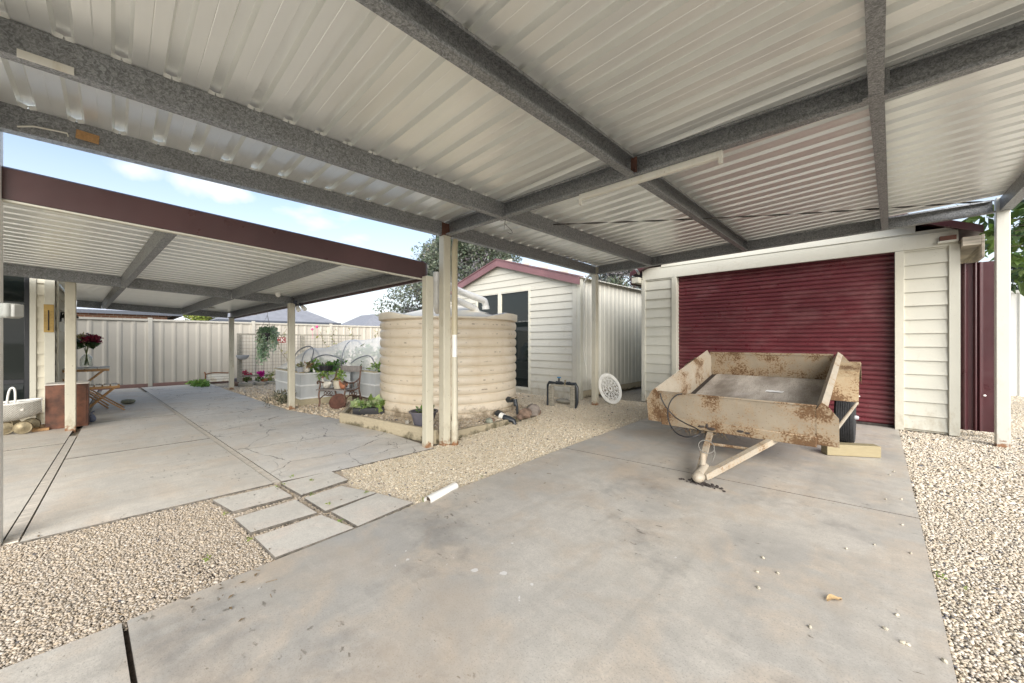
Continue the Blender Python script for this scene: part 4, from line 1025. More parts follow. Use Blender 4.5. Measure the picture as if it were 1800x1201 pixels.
for s_ in (-1, 1):
    b = MB(); P_ = [(.700, 0), (.700, .12), (.694, .125), (.694, .29), (.742, .372), (.785, .335), (.780, .328), (.742, .360), (.703, .285), (.706, .12), (.706, 0)]
    n = len(P_); vs = [T(s_ * x, y, z) for y in (.0, LN) for x, z in P_]
    b.add(vs, [(i, (i + 1) % n, n + (i + 1) % n, n + i) for i in range(n)] + [tuple(range(n)), tuple(range(n, 2 * n))])
    sd = b.build('side_panel', MT['trailerflange'], tr_)
    for y in (-.003, LN - .001):
        b = MB(); Q_ = [(.700, -.03), (.700, .30), (.742, .374), (.785, .337), (.855, .235), (.855, -.03)]; n = len(Q_)
        vs = [T(s_ * x, yy, z) for yy in (y, y + .005) for x, z in Q_]
        b.add(vs, [(i, (i + 1) % n, n + (i + 1) % n, n + i) for i in range(n)] + [tuple(range(n)), tuple(range(n, 2 * n))]); b.build('end_plate', MT['railrust'], sd)
    # mudguard
    b = MB(); F_ = [(5.585, .545), (5.70, .80), (5.80, .865), (6.22, .955), (6.36, .93), (6.52, .70)]
    xi, xo = -1.1 + s_ * .708, -1.1 + s_ * .945; vs = []
    for y, z in F_: vs += [(xi, y, z), (xo, y, z), (xo, y + .0, z - .035), (xo - s_ * .004, y, z - .035), (xo - s_ * .004, y, z - .004), (xi, y, z - .004)]
    fs = [(i * 6 + k, i * 6 + (k + 1) % 6, (i + 1) * 6 + (k + 1) % 6, (i + 1) * 6 + k) for i in range(len(F_) - 1) for k in range(6)] + [tuple(range(6)), tuple(range(len(F_) * 6 - 6, len(F_) * 6))]
    b.add(vs, fs); b.build('mudguard', MT['fender'], tr_, sharp=20)
    # wheel
    cx = -1.1 + s_ * .81; ccy = 6.08
    b = MB(); tp = [(.18, -.075), (.24, -.088), (.275, -.088), (.292, -.078)]
    for k in range(-3, 4):
        tp += [(.300, k * .02 - .0075), (.300, k * .02 + .0045), (.294, k * .02 + .006), (.294, k * .02 + .011)]
    tp += [(.292, .084), (.275, .09), (.24, .088), (.18, .075)]
    b.lathe(tp, (cx, ccy, .298), 44, 'x'); wh = b.build('wheel', MT['tyre'], tr_, sharp=25)
    b = MB(); b.lathe([(.18, -.07), (.165, -.05), (.16, .02), (.11, .035), (.055, .03), (.05, .06), (.0, .065)] if s_ > 0 else [(.18, .07), (.165, .05), (.16, -.02), (.11, -.035), (.055, -.03), (.05, -.06), (.0, -.065)], (cx, ccy, .298), 28, 'x'); b.build('rim', MT['trailerflange'], wh)
    b = MB(); b.lathe([(.022, 0), (.026, .012), (.02, .035), (0, .04)], (cx + s_ * .085, ccy, .30), 12, 'x', capb=True) if s_ > 0 else b.lathe([(.022, 0), (.02, -.035), (0, -.04)], (cx - .085, ccy, .30), 12, 'x'); b.build('hub_cap', MT['bowl'], wh)
    if s_ > 0:
        b = MB(); b.tube([(xo - .012, 5.60, .535), (-.268, 4.39, .425)], .014, 8); b.build('brace', MT['trailerflange'], tr_)
b = MB(); b.beam((-1.1 - .72, 6.08, .298), (-1.1 + .72, 6.08, .298), .05, .05); b.build('axle', MT['darksteel'], tr_)
for sx in (-.5, .5): b = MB(); b.beam((-1.1 + sx, 5.6, .40), (-1.1 + sx, 6.5, .46), .05, .09); b.build('leaf_spring', MT['darksteel'], tr_)
b = MB(); tb(b, -.693, .693, .03, LN - .01, -.03, .004); b.build('floor_frame', MT['darksteel'], tr_)
b = MB(); tb(b, -.625, .690, .02, LN - .02, .006, .018); b.build('floor_board', MT['ply'], tr_, bev=.002)
# drawbar
hc = Vector((-1.095, 3.44, .075))
for x1, y1, z1 in ((-1.40, 4.95, .31), (-.62, 4.75, .31)):
    a = hc + Vector((-.02 if x1 < -1.1 else .05, .05, -.01)); c = Vector((x1, y1, z1)); b = MB(); d = (c - a).normalized(); sd = d.cross(Vector((0, 0, 1))).normalized(); up = sd.cross(d)
    b.beam(a, c, .044, .056); b.beam(a + up * .029, c + up * .029, .054, .004); b.build('drawbar_arm', MT['trailerflange'], tr_, bev=.003)
b = MB(); b.tube([(-1.27, 4.15, .17), (-.86, 4.18, .18)], .014, 8); b.build('cross_bar', MT['trailer'], tr_)
b = MB(); b.blob(hc + Vector((0, -.03, -.015)), (.05, .062, .045), 20, 12); b.tube([hc + Vector((0, -.02, .0)), hc + Vector((.01, .12, .045))], [.04, .03], 12); b.beam(hc + Vector((.03, .0, -.01)), hc + Vector((.085, .12, .03)), .07, .05); cpn = b.build('coupling', MT['trailerflange'], tr_)
b = MB(); b.tube([hc + Vector((-.005, .09, .02)), hc + Vector((-.005, .10, .16))], [.026, .023], 12); b.tube([hc + Vector((-.005, .10, .155)), hc + Vector((-.005, .10, .168))], .027, 12); b.build('locking_sleeve', MT['trailerflange'], cpn)
b = MB(); c = hc + Vector((.02, .11, .215)); b.tube([c + RT * (.068 * math.cos(a)) + Vector((0, 0, .048 * math.sin(a))) + FW * (.03 * math.sin(a)) for a in np.linspace(0, 2 * math.pi, 25)], .004, 6); b.tube([c + RT * .06, c + RT * .075 + Vector((0, 0, -.06)), c + RT * .05 + Vector((0, 0, -.13))], .006, 6); b.build('ring_pull', MT['wire'], cpn)
# brake / light cable looped over the front
pts = [(1161, 691), (1163, 701), (1172, 717), (1187, 733), (1205, 744), (1222, 752), (1231, 758), (1229, 763), (1217, 767), (1202, 767), (1188, 760), (1179, 748), (1174, 732), (1175, 715), (1181, 702), (1190, 694), (1199, 692)]
tt = [4.28] * 4 + [4.24, 4.2, 4.16, 4.1, 4.05, 4.05, 4.1, 4.16, 4.2, 4.24, 4.26, 4.28, 4.30]
raw = [vy(u, v, y - .02) for (u, v), y in zip(pts, tt)]
def smooth(P, k=5):
    out = []
    for i in range(len(P) - 1):
        p0, p1, p2, p3 = P[max(i - 1, 0)], P[i], P[i + 1], P[min(i + 2, len(P) - 1)]
        for j in range(k):
            t = j / k; out.append(.5 * ((2 * p1) + (p2 - p0) * t + (2 * p0 - 5 * p1 + 4 * p2 - p3) * t * t + (3 * p1 - p0 - 3 * p2 + p3) * t ** 3))
    return out + [P[-1]]
b = MB(); b.tube(smooth(raw), .0065, 7); b.build('wiring_cable', MT['black'], tr_)
# clump of dry grass caught under the front rail
b = MB(); r = random.Random(6)
for i in range(260):
    x = r.gauss(-.27, .13); p = T(x, r.uniform(.0, .35), -.05 - r.random() * .03); d = Vector((r.gauss(0, .06), r.gauss(0, .05), -abs(r.gauss(.05, .03))))
    b.tube([p, p + d * .6 + Vector((r.gauss(0, .012), 0, 0)), p + d], [.003, .0022, .001], 4, cap=False)
tag(b.build('dry_grass', MT['straw'], tr_), kind='stuff')
b = MB(); p0 = T(-.05, -.018, .14)
for x, z, w_, h_ in ((-.21, .01, .03, .06), (-.17, -.02, .08, .035), (-.27, -.01, .07, .025), (.10, .0, .06, .025), (.16, -.01, .05, .02)):
    c = T(x, -.0175, z); b.blob(c, (w_ * .5, .006, h_ * .5), 9, 6, jit=.18, rnd=r)
b.build('mud_splash', MT['darksteel'], tr_)
pp = T(.175, 1.23, .021); b = MB(); vs = []; 
for i in range(7):
    for j in range(4):
        vs.append(T(.09 + .175 * i / 6 + .006 * j, 1.205 + .06 * j / 3 - .008 * i / 6, .0215 + .008 * abs(math.sin(i * 1.4 + j * .8))))
b.add(vs, [(i * 4 + j, i * 4 + j + 1, i * 4 + 5 + j, i * 4 + 4 + j) for i in range(6) for j in range(3)]); o = b.build('paper_scrap', MT['paper'])
tag(o, 'crumpled white paper scrap lying on the trailer floor', 'paper')
b = MB(); c = Vector((-.215, 5.375, .062)); rot = Matrix.Rotation(math.atan2(.25, .40), 3, 'Z'); b.box(c, (.485, .115, .118), rot)
o = b.build('timber_block', MT['pine'], bev=.006); tag(o, 'pale pine timber block chocking the right trailer wheel', 'timber block')
b = MB()
for i in range(70):
    a = r.uniform(0, 6.28); p = Vector((-1.06 + r.gauss(0, .065), 3.42 + r.gauss(0, .022), .006)); b.blob(p, (r.uniform(.005, .016), r.uniform(.004, .01), .007), 6, 4, jit=.3, rnd=r)
tag(b.build('leaf_litter', MT['darksteel']), kind='stuff')['label'] = 'dark leaf litter heaped under the trailer coupling'

# ---------------------------------------------------------------- water tank and its fittings
tx, ty, TR = -5.42, 4.08, 1.15
wt = thing('water_tank', 'squat beige ribbed plastic rainwater tank in a timber edged bed', 'water tank', (tx, ty, .05))
prof = [(TR - .01, .05), (TR, .07), (TR, .125)]
nr = 10; z0, z1 = .13, 1.53; pitch = (z1 - z0) / nr
for i in range(nr):
    for q in np.linspace(0, 1, 9)[:-1]:
        bul = max(0, math.sin(math.pi * q)) ** .42; prof.append((TR - .018 + .030 * bul, z0 + pitch * (i + q)))
prof += [(TR - .02, z1), (TR + .012, z1 + .012), (TR + .018, z1 + .03)]
b = MB(); b.lathe(prof, (tx, ty, 0), 112, capb=True); b.build('body', MT['tank'], wt, sharp=50)
b = MB(); NT_ = 144; vs = []; camang = math.atan2(-ty, -tx)
radii = [1.172, 1.180, 1.180, 1.12, 1.05, .9, .6, .34, .31, 0.02]
for k in range(NT_):
    a = 2 * math.pi * k / NT_; da = abs((a - camang + math.pi) % (2 * math.pi) - math.pi)
    fr = min(1, max(0, (da - R(26)) / R(24)))
    rise = [0, .01, .022 + .083 * fr, .03 + .085 * fr, .05 + .01 * fr, .085, .165, .235, .262, .266]
    for rr, z in zip(radii, rise): vs.append((tx + rr * math.cos(a), ty + rr * math.sin(a), 1.548 + z))
n = len(radii)
b.add(vs, [(k * n + j, k * n + j + 1, ((k + 1) % NT_) * n + j + 1, ((k + 1) % NT_) * n + j) for k in range(NT_) for j in range(n - 1)]); b.build('lid', MT['tanklid'], wt, sharp=50)
b = MB(); p = Vector((-4.74, 4.25, 1.60)); b.lathe([(.17, -.02), (.18, .05), (.15, .058), (.0, .058)], p, 24); b.build('inlet_strainer', MT['black'], wt)
# inlet pipes
pi_ = thing('inlet_pipe', 'upper white pvc pipe with an elbow crossing to the tank inlet', 'pipe', (-4.7, 4.0, 1.6), 'pvc pipes feeding the tank')
b = MB(); b.tube(smooth([Vector((-4.35, 3.10, 2.06)), Vector((-4.7, 3.65, 2.0)), Vector((-4.70, 4.18, 1.885)), Vector((-4.70, 4.25, 1.85)), Vector((-4.71, 4.28, 1.78))], 5), .054, 16); b.build('pipe_run', MT['pvc'], pi_)
b = MB(); b.tube([(-4.71, 4.28, 1.79), (-4.71, 4.285, 1.735)], .062, 16); b.build('elbow_collar', MT['pvc'], pi_)
pj_ = thing('inlet_pipe', 'lower white pvc pipe dropping onto the black tank strainer', 'pipe', (-4.8, 4.0, 1.6), 'pvc pipes feeding the tank')
b = MB(); b.tube(smooth([Vector((-4.3, 3.0, 1.86)), Vector((-4.74, 3.70, 1.84)), Vector((-4.80, 4.06, 1.76)), Vector((-4.80, 4.13, 1.735)), Vector((-4.80, 4.16, 1.70))], 5), .050, 16); b.build('pipe_run', MT['pvc'], pj_)
b = MB(); b.tube([(-4.80, 4.165, 1.71), (-4.80, 4.17, 1.655)], .056, 16); b.build('elbow_collar', MT['pvc'], pj_)
dp = thing('stub_downpipe', 'short white downpipe with an elbow between the two near posts', 'downpipe', (-3.9, 2.72, 1.6))
p = vt(767.5, 490, 4.62); q = vt(767.5, 531, 4.62); b = MB(); b.tube([p + Vector((0, 0, .08)), q], .042, 14); b.build('upper_pipe', MT['pvc'], dp)
b = MB(); b.tube([q + Vector((0, 0, .06)), q + Vector((0, 0, -.01))], .048, 14); b.tube(smooth([q, q + Vector((-.02, .02, -.05)), q + Vector((-.12, .10, -.08)), Vector((-4.3, 3.0, 1.86))], 4), .044, 14); b.build('elbow', MT['pvc'], dp)
dn = thing('downpipe', 'stained cream downpipe running down the back of the tall carport post', 'downpipe', (-3.60, 2.80, 0))
bx, by = -3.592, 2.772
b = MB(); b.tube([(bx - .05, by + .05, 2.40), (bx, by, 2.30), (bx, by, 1.28)], .036, 12); b.build('upper_pipe', paint('stained_pipe', (.50, .44, .30), (.1, .07, .04), .45, .8), dn)
b = MB(); b.tube([(bx + .0, by, 1.28), (bx, by, 1.02)], .030, 12); b.build('clip_sleeve', MT['white'], dn)
b = MB(); b.tube([(bx, by, 1.02), (bx + .004, by, .26)], .036, 12); b.tube([(bx + .004, by, .27), (bx + .004, by, -.03)], .042, 12); b.build('lower_pipe', MT['post'], dn)
# timber edging
te = thing('timber_edging', 'low weathered sleeper border around the tank bed', 'garden edging', (-4.8, 2.5, 0))
E = [(-4.02, 4.74), (-3.775, 2.66), (-4.75, 2.50), (-5.77, 2.345), (-7.15, 3.2)]
for (xa, ya), (xb_, yb_), hh in ((E[0], E[1], .125), (E[1], E[2], .15), (E[2], E[3], .15), (E[3], E[4], .12)):
    b = MB(); b.beam((xa, ya, hh / 2 - .01 if hh != .125 else -.025), (xb_, yb_, hh / 2 - .01 if hh != .125 else .04), .05, hh + .02 if hh != .125 else .12); b.build('sleeper', MT['sleeper'], te, bev=.006)
b = MB(); b.mm(-3.80, -3.73, 2.55, 2.61, 0, .17); b.build('stake', MT['sleeper'], te, bev=.005)
# outlet pipes
op = thing('outlet_valve', 'black poly outlet pipes and valve low on the tank side', 'valve', (-4.35, 4.1, 0))
def P2(u, v, t): return vt(u, v, t)
b = MB(); b.tube([P2(893, 702, 6.14), P2(901, 703, 6.05)], [.05, .035], 10); b.tube([P2(901, 703, 6.05), P2(906, 704, 6.02), P2(909, 716, 5.98), P2(910, 736, 5.9), P2(912, 744, 5.8)], .021, 10); b.build('riser_pipe', MT['poly'], op)
b = MB(); b.tube([P2(905, 702, 6.02), P2(907, 713, 5.99)], .034, 10); b.tube([P2(911, 735, 5.9), P2(913, 745, 5.8)], .038, 10); b.build('coupling', MT['poly'], op)
b = MB(); b.tube([P2(897, 701, 6.04), P2(904, 699.5, 6.0), P2(908, 698, 6.0)], .008, 6); b.build('tap_handle', MT['brass'], op)
b = MB(); b.tube([P2(875, 728, 5.86), P2(881, 730, 5.8)], [.07, .06], 12); b.build('flange', MT['poly'], op)
b = MB(); b.tube([P2(880, 730.5, 5.7), P2(886, 733, 5.66)], .052, 12); b.build('collar', MT['white'], op)
b = MB(); b.tube([P2(885, 733, 5.66), P2(897, 737, 5.62), P2(903, 739, 5.6), P2(905, 746, 5.6)], [.045, .045, .03, .035], 12); b.build('drain_pipe', MT['poly'], op)
def rock(u, v, w_, mat, label, z=.0, grp=None, sq=.75, name='rock', seed=0, jit=.16):
    """rock of w_ metres standing at ground pixel u, v"""
    p = g(u, v, z); rr = random.Random(seed or int(u * 7 + v)); b = MB(); b.blob(p + Vector((0, 0, w_ * sq * .42)), (w_ * .52, w_ * .42, w_ * sq * .5), 10, 7, Matrix.Rotation(rr.uniform(0, 3), 3, 'Z'), jit, rr)
    return tag(b.build(name, MT[mat]), label, 'rock', grp)
for a_ in ((937, 730, .25, 'rock', 'biggest grey rock in the pile beside the tank'), (924, 734, .20, 'brownrock', 'brown rock leaning against the front of the tank rock pile'), (914, 737, .12, 'brownrock', 'small brown rock behind the black riser pipe'),
           (933, 722, .15, 'greenrock', 'mossy dark rock at the back of the tank rock pile'), (946, 728, .11, 'brownrock', 'small dark rock at the right end of the tank rock pile'), (926, 727, .13, 'paleRock', 'pale rock between the riser pipe and the biggest rock'),
           (860, 744, .11, 'greenrock', 'flat mossy stone by the base of the tank near the post'), (866, 741, .08, 'brownrock', 'flat brown stone left of the black drain pipe'), (716, 746, .085, 'paleRock', 'egg shaped pale stone at the foot of the tank'), (733, 749, .13, 'paleRock', 'large pale stone beside the grey plastic pot')):
    rock(*a_, z=.055, grp='rocks in the tank bed')
# pot and planter tray by the tank
def pot(name, label, p, rt_, rb_, h, mat, soil=True, n=24, rim=.012):
    o = thing(name, label, 'pot', p); b = MB(); b.lathe([(0.0, 0), (rb_, 0), (rb_ + (rt_ - rb_) * .55, h * .62), (rt_ - .008, h * .93), (rt_ + rim, h * .94), (rt_ + rim, h), (rt_ - .012, h), (rt_ - .02, h * .86), (0, h * .86)], p, n); b.build('pot_body', MT[mat], o)
    if soil: b = MB(); b.lathe([(rt_ - .022, h * .865), (0, h * .875)], p, n); b.build('soil', MT['soil'], o)
    return o
PL = Vector((-4.25, 2.78, .055)); pg = pot('plastic_pot', 'dark grey flared plastic pot behind the near patio post', PL, .175, .10, .25, 'greyp')
GRN = [(.10, .17, .04), (.14, .23, .06), (.07, .12, .03)]
leafmesh('plant', [(tuple(PL + Vector((.05, .02, .27))), (.07, .07, .07), 60, GRN[0]), (tuple(PL + Vector((-.04, .0, .25))), (.05, .05, .05), 30, GRN[1])], .05, pg)
trp = thing('planter_tray', 'black planter tray of lettuce inside the tank edging', 'planter', g(643, 728, .05))
a = g(622, 729, .05); c = g(660, 727, .05) + Vector((.12, .1, 0)); b = MB(); b.beam(a + Vector((0, 0, .06)), c + Vector((0, 0, .06)), .22, .12); b.build('tray', MT['black'], trp, bev=.012)
r = random.Random(3)
leafmesh('lettuce', [(tuple(a.lerp(c, .1 + .8 * i / 5) + Vector((r.uniform(-.04, .04), r.uniform(-.04, .04), .155))), (.075, .075, .05), 34, ((.22, .33, .08) if i % 2 else (.34, .42, .2))) for i in range(6)], .075, trp, aspect=.9)

# ---------------------------------------------------------------- tap stand, lace table top, ground pipe
ts = thing('tap_stand', 'timber stand carrying black irrigation pipes in front of the shed', 'tap stand', (-4.25, 5.75, 0))
A_, B2 = g(969, 712), g(1007, 716)
for q in (A_, B2): b = MB(); b.mm(q.x - .045, q.x + .045, q.y - .03, q.y + .03, -.05, .37); b.build('timber_post', MT['greenwood'], ts, bev=.004)
b = MB(); b.beam(A_ + Vector((0, 0, .385)), B2 + Vector((0, 0, .385)), .06, .035); b.build('timber_rail', MT['greenwood'], ts, bev=.004)
d = (B2 - A_).normalized(); L_ = (B2 - A_).length; zt = Vector((0, 0, .43))
b = MB(); pth = [A_ - d * .075 + Vector((0, 0, -.03)), A_ - d * .075 + Vector((0, 0, .38)), A_ - d * .04 + zt, A_ + d * .1 + zt, B2 - d * .1 + zt, B2 + d * .05 + zt, B2 + d * .08 + Vector((0, 0, .37)), B2 + d * .08 + Vector((0, 0, .1)), B2 + d * .05 + Vector((0, 0, -.03))]
b.tube(pth, [.022, .022, .03, .018, .018, .03, .03, .03, .018], 10); b.build('pipe', MT['poly'], ts)
for s_, rr in ((.30, .034), (.44, .034), (.80, .034)):
    b = MB(); p = A_ + d * L_ * s_ + zt; b.tube([p - d * .03, p + d * .03], rr, 10); b.build('fitting', MT['poly'], ts)
b = MB(); p = A_ + d * L_ * .37 + zt; b.tube([p, p + Vector((0, 0, .09))], [.024, .018], 10); b.build('valve_stem', MT['poly'], ts)
b = MB(); b.tube([p + Vector((0, 0, .10)) - d * .035, p + Vector((0, 0, .10)) + d * .035], .012, 8); b.build('valve_handle', MT['blueh'], ts)
b = MB(); p = A_ + d * L_ * .66 + zt; b.tube([p + Vector((0, -.0, .06)), p + Vector((0, -.02, -.04))], .014, 8); b.tube([p - d * .02 + Vector((0, 0, .05)), p + d * .02 + Vector((0, 0, .06))], .008, 6); b.build('brass_tap', MT['brass'], ts)
b = MB(); p = g(992, 709); vs = []; o = None
b.blob(p + Vector((0, 0, .045)), (.20, .07, .05), 12, 6, jit=.08, rnd=r); tag(b.build('flat_stone', MT['greenwood']), 'long flat stone lying beneath the tap stand', 'stone')
# round lace table top leaning on the far post
lt = thing('round_table_top', 'round white lace patterned metal table top leaning near the far carport post', 'table top', (-3.70, 6.66, 0))
rad = .295; cz = .30; axn = Vector((.93, -.20, .36)).normalized(); ux = axn.cross(Vector((0, 0, 1))).normalized(); uy = ux.cross(axn).normalized()
if uy.z < 0: uy = -uy
cc = g(1080, 709) + uy * rad + Vector((0, 0, .005))
def ring(b, c, r_, w_, n=32, tk=.006):
    b.tube([c + ux * (r_ * math.cos(a)) + uy * (r_ * math.sin(a)) for a in np.linspace(0, 2 * math.pi, n + 1)], w_, 6, cap=False)
b = MB(); 
for rr, ww in ((rad, .014), (rad - .022, .014), (rad - .045, .010)): ring(b, cc, rr, ww, 48)
b.build('rim', MT['lace'], lt)
b = MB(); ring(b, cc, .035, .008, 14); ring(b, cc, .12, .006, 30); ring(b, cc, .19, .006, 36)
for k in range(12):
    a = 2 * math.pi * k / 12; dr_ = ux * math.cos(a) + uy * math.sin(a); tn = -ux * math.sin(a) + uy * math.cos(a)
    b.tube([cc + dr_ * .03, cc + dr_ * .08 + tn * .02, cc + dr_ * .13 - tn * .01, cc + dr_ * .19 + tn * .015, cc + dr_ * .26], .006, 5)
    b.tube([cc + dr_ * .03, cc + dr_ * .08 - tn * .02, cc + dr_ * .14 + tn * .02, cc + dr_ * .2 - tn * .02, cc + dr_ * .26 + tn * .03], .005, 5)
    ring(b, cc + dr_ * .155 + tn * .02, .022, .005, 9); ring(b, cc + dr_ * .225 - tn * .015, .024, .005, 9); ring(b, cc + dr_ * .225 + tn * .045, .018, .005, 9)
b.build('lattice', MT['lace'], lt)
pp_ = thing('storm_pipe', 'white pvc stormwater pipe lying half buried beside the driveway', 'pipe', g(775, 868))
a = g(751, 880, .012); c = g(800, 855, -.005); b = MB(); dd = (c - a).normalized()
b.tube([a, c], .034, 16, cap=False); b.tube([a, c], .030, 16, cap=False); b.build('pipe_wall', MT['pvc'], pp_)
b = MB(); b.tube([a + dd * .03, a + dd * .032], .030, 16); b.build('soil_plug', MT['soil'], pp_)

# ---------------------------------------------------------------- raised beds under a net
def bed(label, x0, x1, y0, y1, z0, z1, timber):
    o = thing('raised_bed', label, 'raised bed', ((x0 + x1) / 2, (y0 + y1) / 2, 0), 'raised metal garden beds')
    b = MB(); t_ = .012
    b.mm(x0, x1, y0, y0 + t_, z0, z1); b.mm(x0, x1, y1 - t_, y1, z0, z1); b.mm(x0, x0 + t_, y0 + t_, y1 - t_, z0, z1); b.mm(x1 - t_, x1, y0 + t_, y1 - t_, z0, z1); b.build('wall', MT['bedsteel'], o)
    for z in (z0 + .012, (z0 + z1) / 2 + .01, z1 - .012):
        b = MB(); e = .014; h = .014
        b.mm(x0 - e, x1 + e, y0 - e, y0 - .0005, z - h, z + h); b.mm(x0 - e, x1 + e, y1 + .0005, y1 + e, z - h, z + h); b.mm(x0 - e, x0 - .0005, y0, y1, z - h, z + h); b.mm(x1 + .0005, x1 + e, y0, y1, z - h, z + h); b.build('rail', MT['bedrail'], o, bev=.003)
    b = MB(); b.mm(x0 + t_, x1 - t_, y0 + t_, y1 - t_, z1 - .1, z1 - .06); b.build('soil', MT['soil'], o)
    if timber: b = MB(); b.mm(x0 - .03, x1 + .03, y0 - .03, y0 + .05, -.02, z0 - .002); b.mm(x0 - .03, x1 + .03, y1 - .05, y1 + .03, -.02, z0 - .002); b.mm(x1 - .05, x1 + .03, y0 + .05, y1 - .05, -.02, z0 - .002); b.mm(x0 - .03, x0 + .05, y0 + .05, y1 - .05, -.02, z0 - .002); b.build('timber_base', MT['bedtimber'], o, bev=.004)
    return o
b1 = bed('zinc raised bed with a timber base nearest the middle patio post', -9.46, -7.86, 2.44, 3.38, .11, .60, True)
b2 = bed('zinc raised bed behind the iron garden chair beside the water tank', -8.7, -6.96, 3.46, 4.9, .10, .60, False)
for (x0, x1, y0, y1, o_) in ((-9.48, -7.84, 2.42, 2.50, b1), (-8.72, -6.94, 3.44, 3.52, b2)):
    b = MB(); b.mm(x0, x1, y0, y1, .602, .625); b.build('timber_cap', MT['bedtimber'], o_, bev=.003)
nt = thing('net_tunnel', 'white insect net stretched over grey hoops above the raised beds', 'garden net', (-8.2, 3.6, .6))
A0, A1 = Vector((-9.50, 2.50, 0)), Vector((-6.95, 4.75, 0)); dax = (A1 - A0).normalized(); nax = Vector((-dax.y, dax.x, 0))
def netp(s, q):
    h = float(np.interp(s, [0, .07, .2, .32, .5, .68, .85, 1.0], [.02, .18, .44, .50, .66, .70, .60, .56]))
    wd = float(np.interp(s, [0, .12, .35, .6, 1], [.08, .26, .50, .62, .66]))
    a = math.pi * q; sag = .05 * abs(math.sin(s * math.pi * 4.4)) * math.sin(a)
    return A0.lerp(A1, s) + nax * (-math.cos(a) * wd) + Vector((0, 0, .61 + max(0, h - sag) * math.sin(a) ** .75))
NSg, NQ = 44, 22; b = MB(); rn = random.Random(2)
vs = [netp(i / NSg, j / NQ) + Vector((0, 0, rn.uniform(-.006, .006))) for i in range(NSg + 1) for j in range(NQ + 1)]
b.add(vs, [(i * (NQ + 1) + j, i * (NQ + 1) + j + 1, (i + 1) * (NQ + 1) + j + 1, (i + 1) * (NQ + 1) + j) for i in range(NSg) for j in range(NQ)]); b.build('net_sheet', MT['net'], nt, sharp=80)
def hoop(pts, rr=.012): b = MB(); b.tube(smooth(pts, 4), rr, 8); b.build('hoop', MT['hoop'], nt)
for s in (.22, .5, .80): hoop([netp(s, q) + Vector((0, 0, -.012)) for q in np.linspace(.02, .98, 13)])
hoop([vt(u, v, 7.55 + .004 * abs(u - 574)) for u, v in ((544, 637), (552, 630), (563, 625), (575, 623.5), (588, 626), (599, 631), (608, 639))])
hoop([vt(u, v, 7.9) for u, v in ((517, 628), (522, 619), (531, 612), (541, 608.5), (549, 611), (551, 619), (547, 633))])
hoop([vt(u, v, 7.5) for u, v in ((617, 638), (628, 630), (643, 625), (652, 627), (658, 637))])
VEG = [(.18, .31, .06), (.12, .24, .04), (.25, .36, .10), (.08, .18, .04)]
def veg(name, label, x, y, w_, h, size, n, k, seed):
    o = thing(name, label, 'plant', (x, y, .52)); rr = random.Random(seed)
    leafmesh('foliage', [((x + rr.gauss(0, w_ * .5), y + rr.gauss(0, w_ * .5), .56 + rr.random() * h), (w_ * .35, w_ * .35, h * .3), n // 8, VEG[(k + i) % 4]) for i in range(8)], size, o, seed=seed)
    b = MB(); b.tube([(x, y, .5), (x + .02, y, .55 + h * .6)], [.012, .005], 5); b.build('stem', MT['straw'], o)
veg('vegetable_plant', 'low pale vegetable plants at the left end of the net tunnel', -8.9, 2.78, .28, .12, .07, 160, 0, 1)
veg('vegetable_plant', 'spreading green vegetable plants behind the black tub under the net', -8.2, 2.95, .40, .26, .08, 520, 2, 2)
veg('vegetable_plant', 'tall feathery green plant in the net tunnel nearest the water tank', -7.4, 4.15, .46, .55, .09, 1000, 1, 3)
veg('vegetable_plant', 'leafy plants behind the backrest of the iron garden chair', -7.35, 3.72, .34, .2, .07, 300, 0, 4)
veg('vegetable_plant', 'dark green bush in the middle of the net tunnel', -8.1, 3.7, .45, .42, .08, 700, 3, 5)
# pots standing on the bed rim
tub = thing('black_tub', 'oval black tub of seedlings on the rim of the raised bed', 'tub', vt(573, 650, 7.35))
p = vt(573, 651, 7.35); b = MB(); b.lathe([(0, 0), (.10, 0), (.125, .085), (.135, .09), (.135, .10), (.12, .10), (.115, .08), (0, .08)], p, 22); b.build('tub_body', MT['black'], tub); leafmesh('seedlings', [(tuple(p + Vector((.03, .05, .12))), (.06, .05, .045), 60, VEG[1]), (tuple(p + Vector((-.06, 0, .11))), (.04, .04, .02), 24, (.25, .17, .09))], .04, tub)
hp = thing('hen_planter', 'pale hen shaped planters with succulents on the corner of the raised bed', 'planter', vt(535, 655, 7.2))
p = vt(529, 655, 7.25); b = MB(); b.lathe([(0, 0), (.05, 0), (.075, .05), (.07, .10), (.055, .11), (.05, .09), (0, .09)], p, 18); b.build('bowl', MT['bowl'], hp)
p2 = vt(539, 655, 7.2); b = MB(); b.blob(p2 + Vector((0, 0, .06)), (.085, .06, .06), 14, 9); b.tube([p2 + Vector((-.05, 0, .06)), p2 + Vector((-.075, 0, .14)), p2 + Vector((-.10, 0, .17))], [.045, .03, .018], 10); b.build('hen_body', MT['ceramic'], hp); b = MB(); b.blob(p2 + Vector((-.095, 0, .195)), (.02, .008, .018), 8, 6); b.build('comb', MT['terracotta'], hp)
leafmesh('succulent', [(tuple(p + Vector((0, 0, .14))), (.07, .06, .04), 50, (.26, .25, .10)), (tuple(p2 + Vector((.05, .03, .15))), (.07, .05, .04), 50, (.30, .20, .10))], .05, hp)
wh_ = vt(552, 652, 7.3); b = MB(); b.blob(wh_, (.05, .02, .022), 10, 7); b.tube([wh_ + Vector((-.02, 0, .0)), wh_ + Vector((-.05, 0, .05))], [.015, .008], 8); tag(b.build('white_ornament', MT['white']), 'little white bird ornament on the raised bed rim beside the black tub', 'ornament')

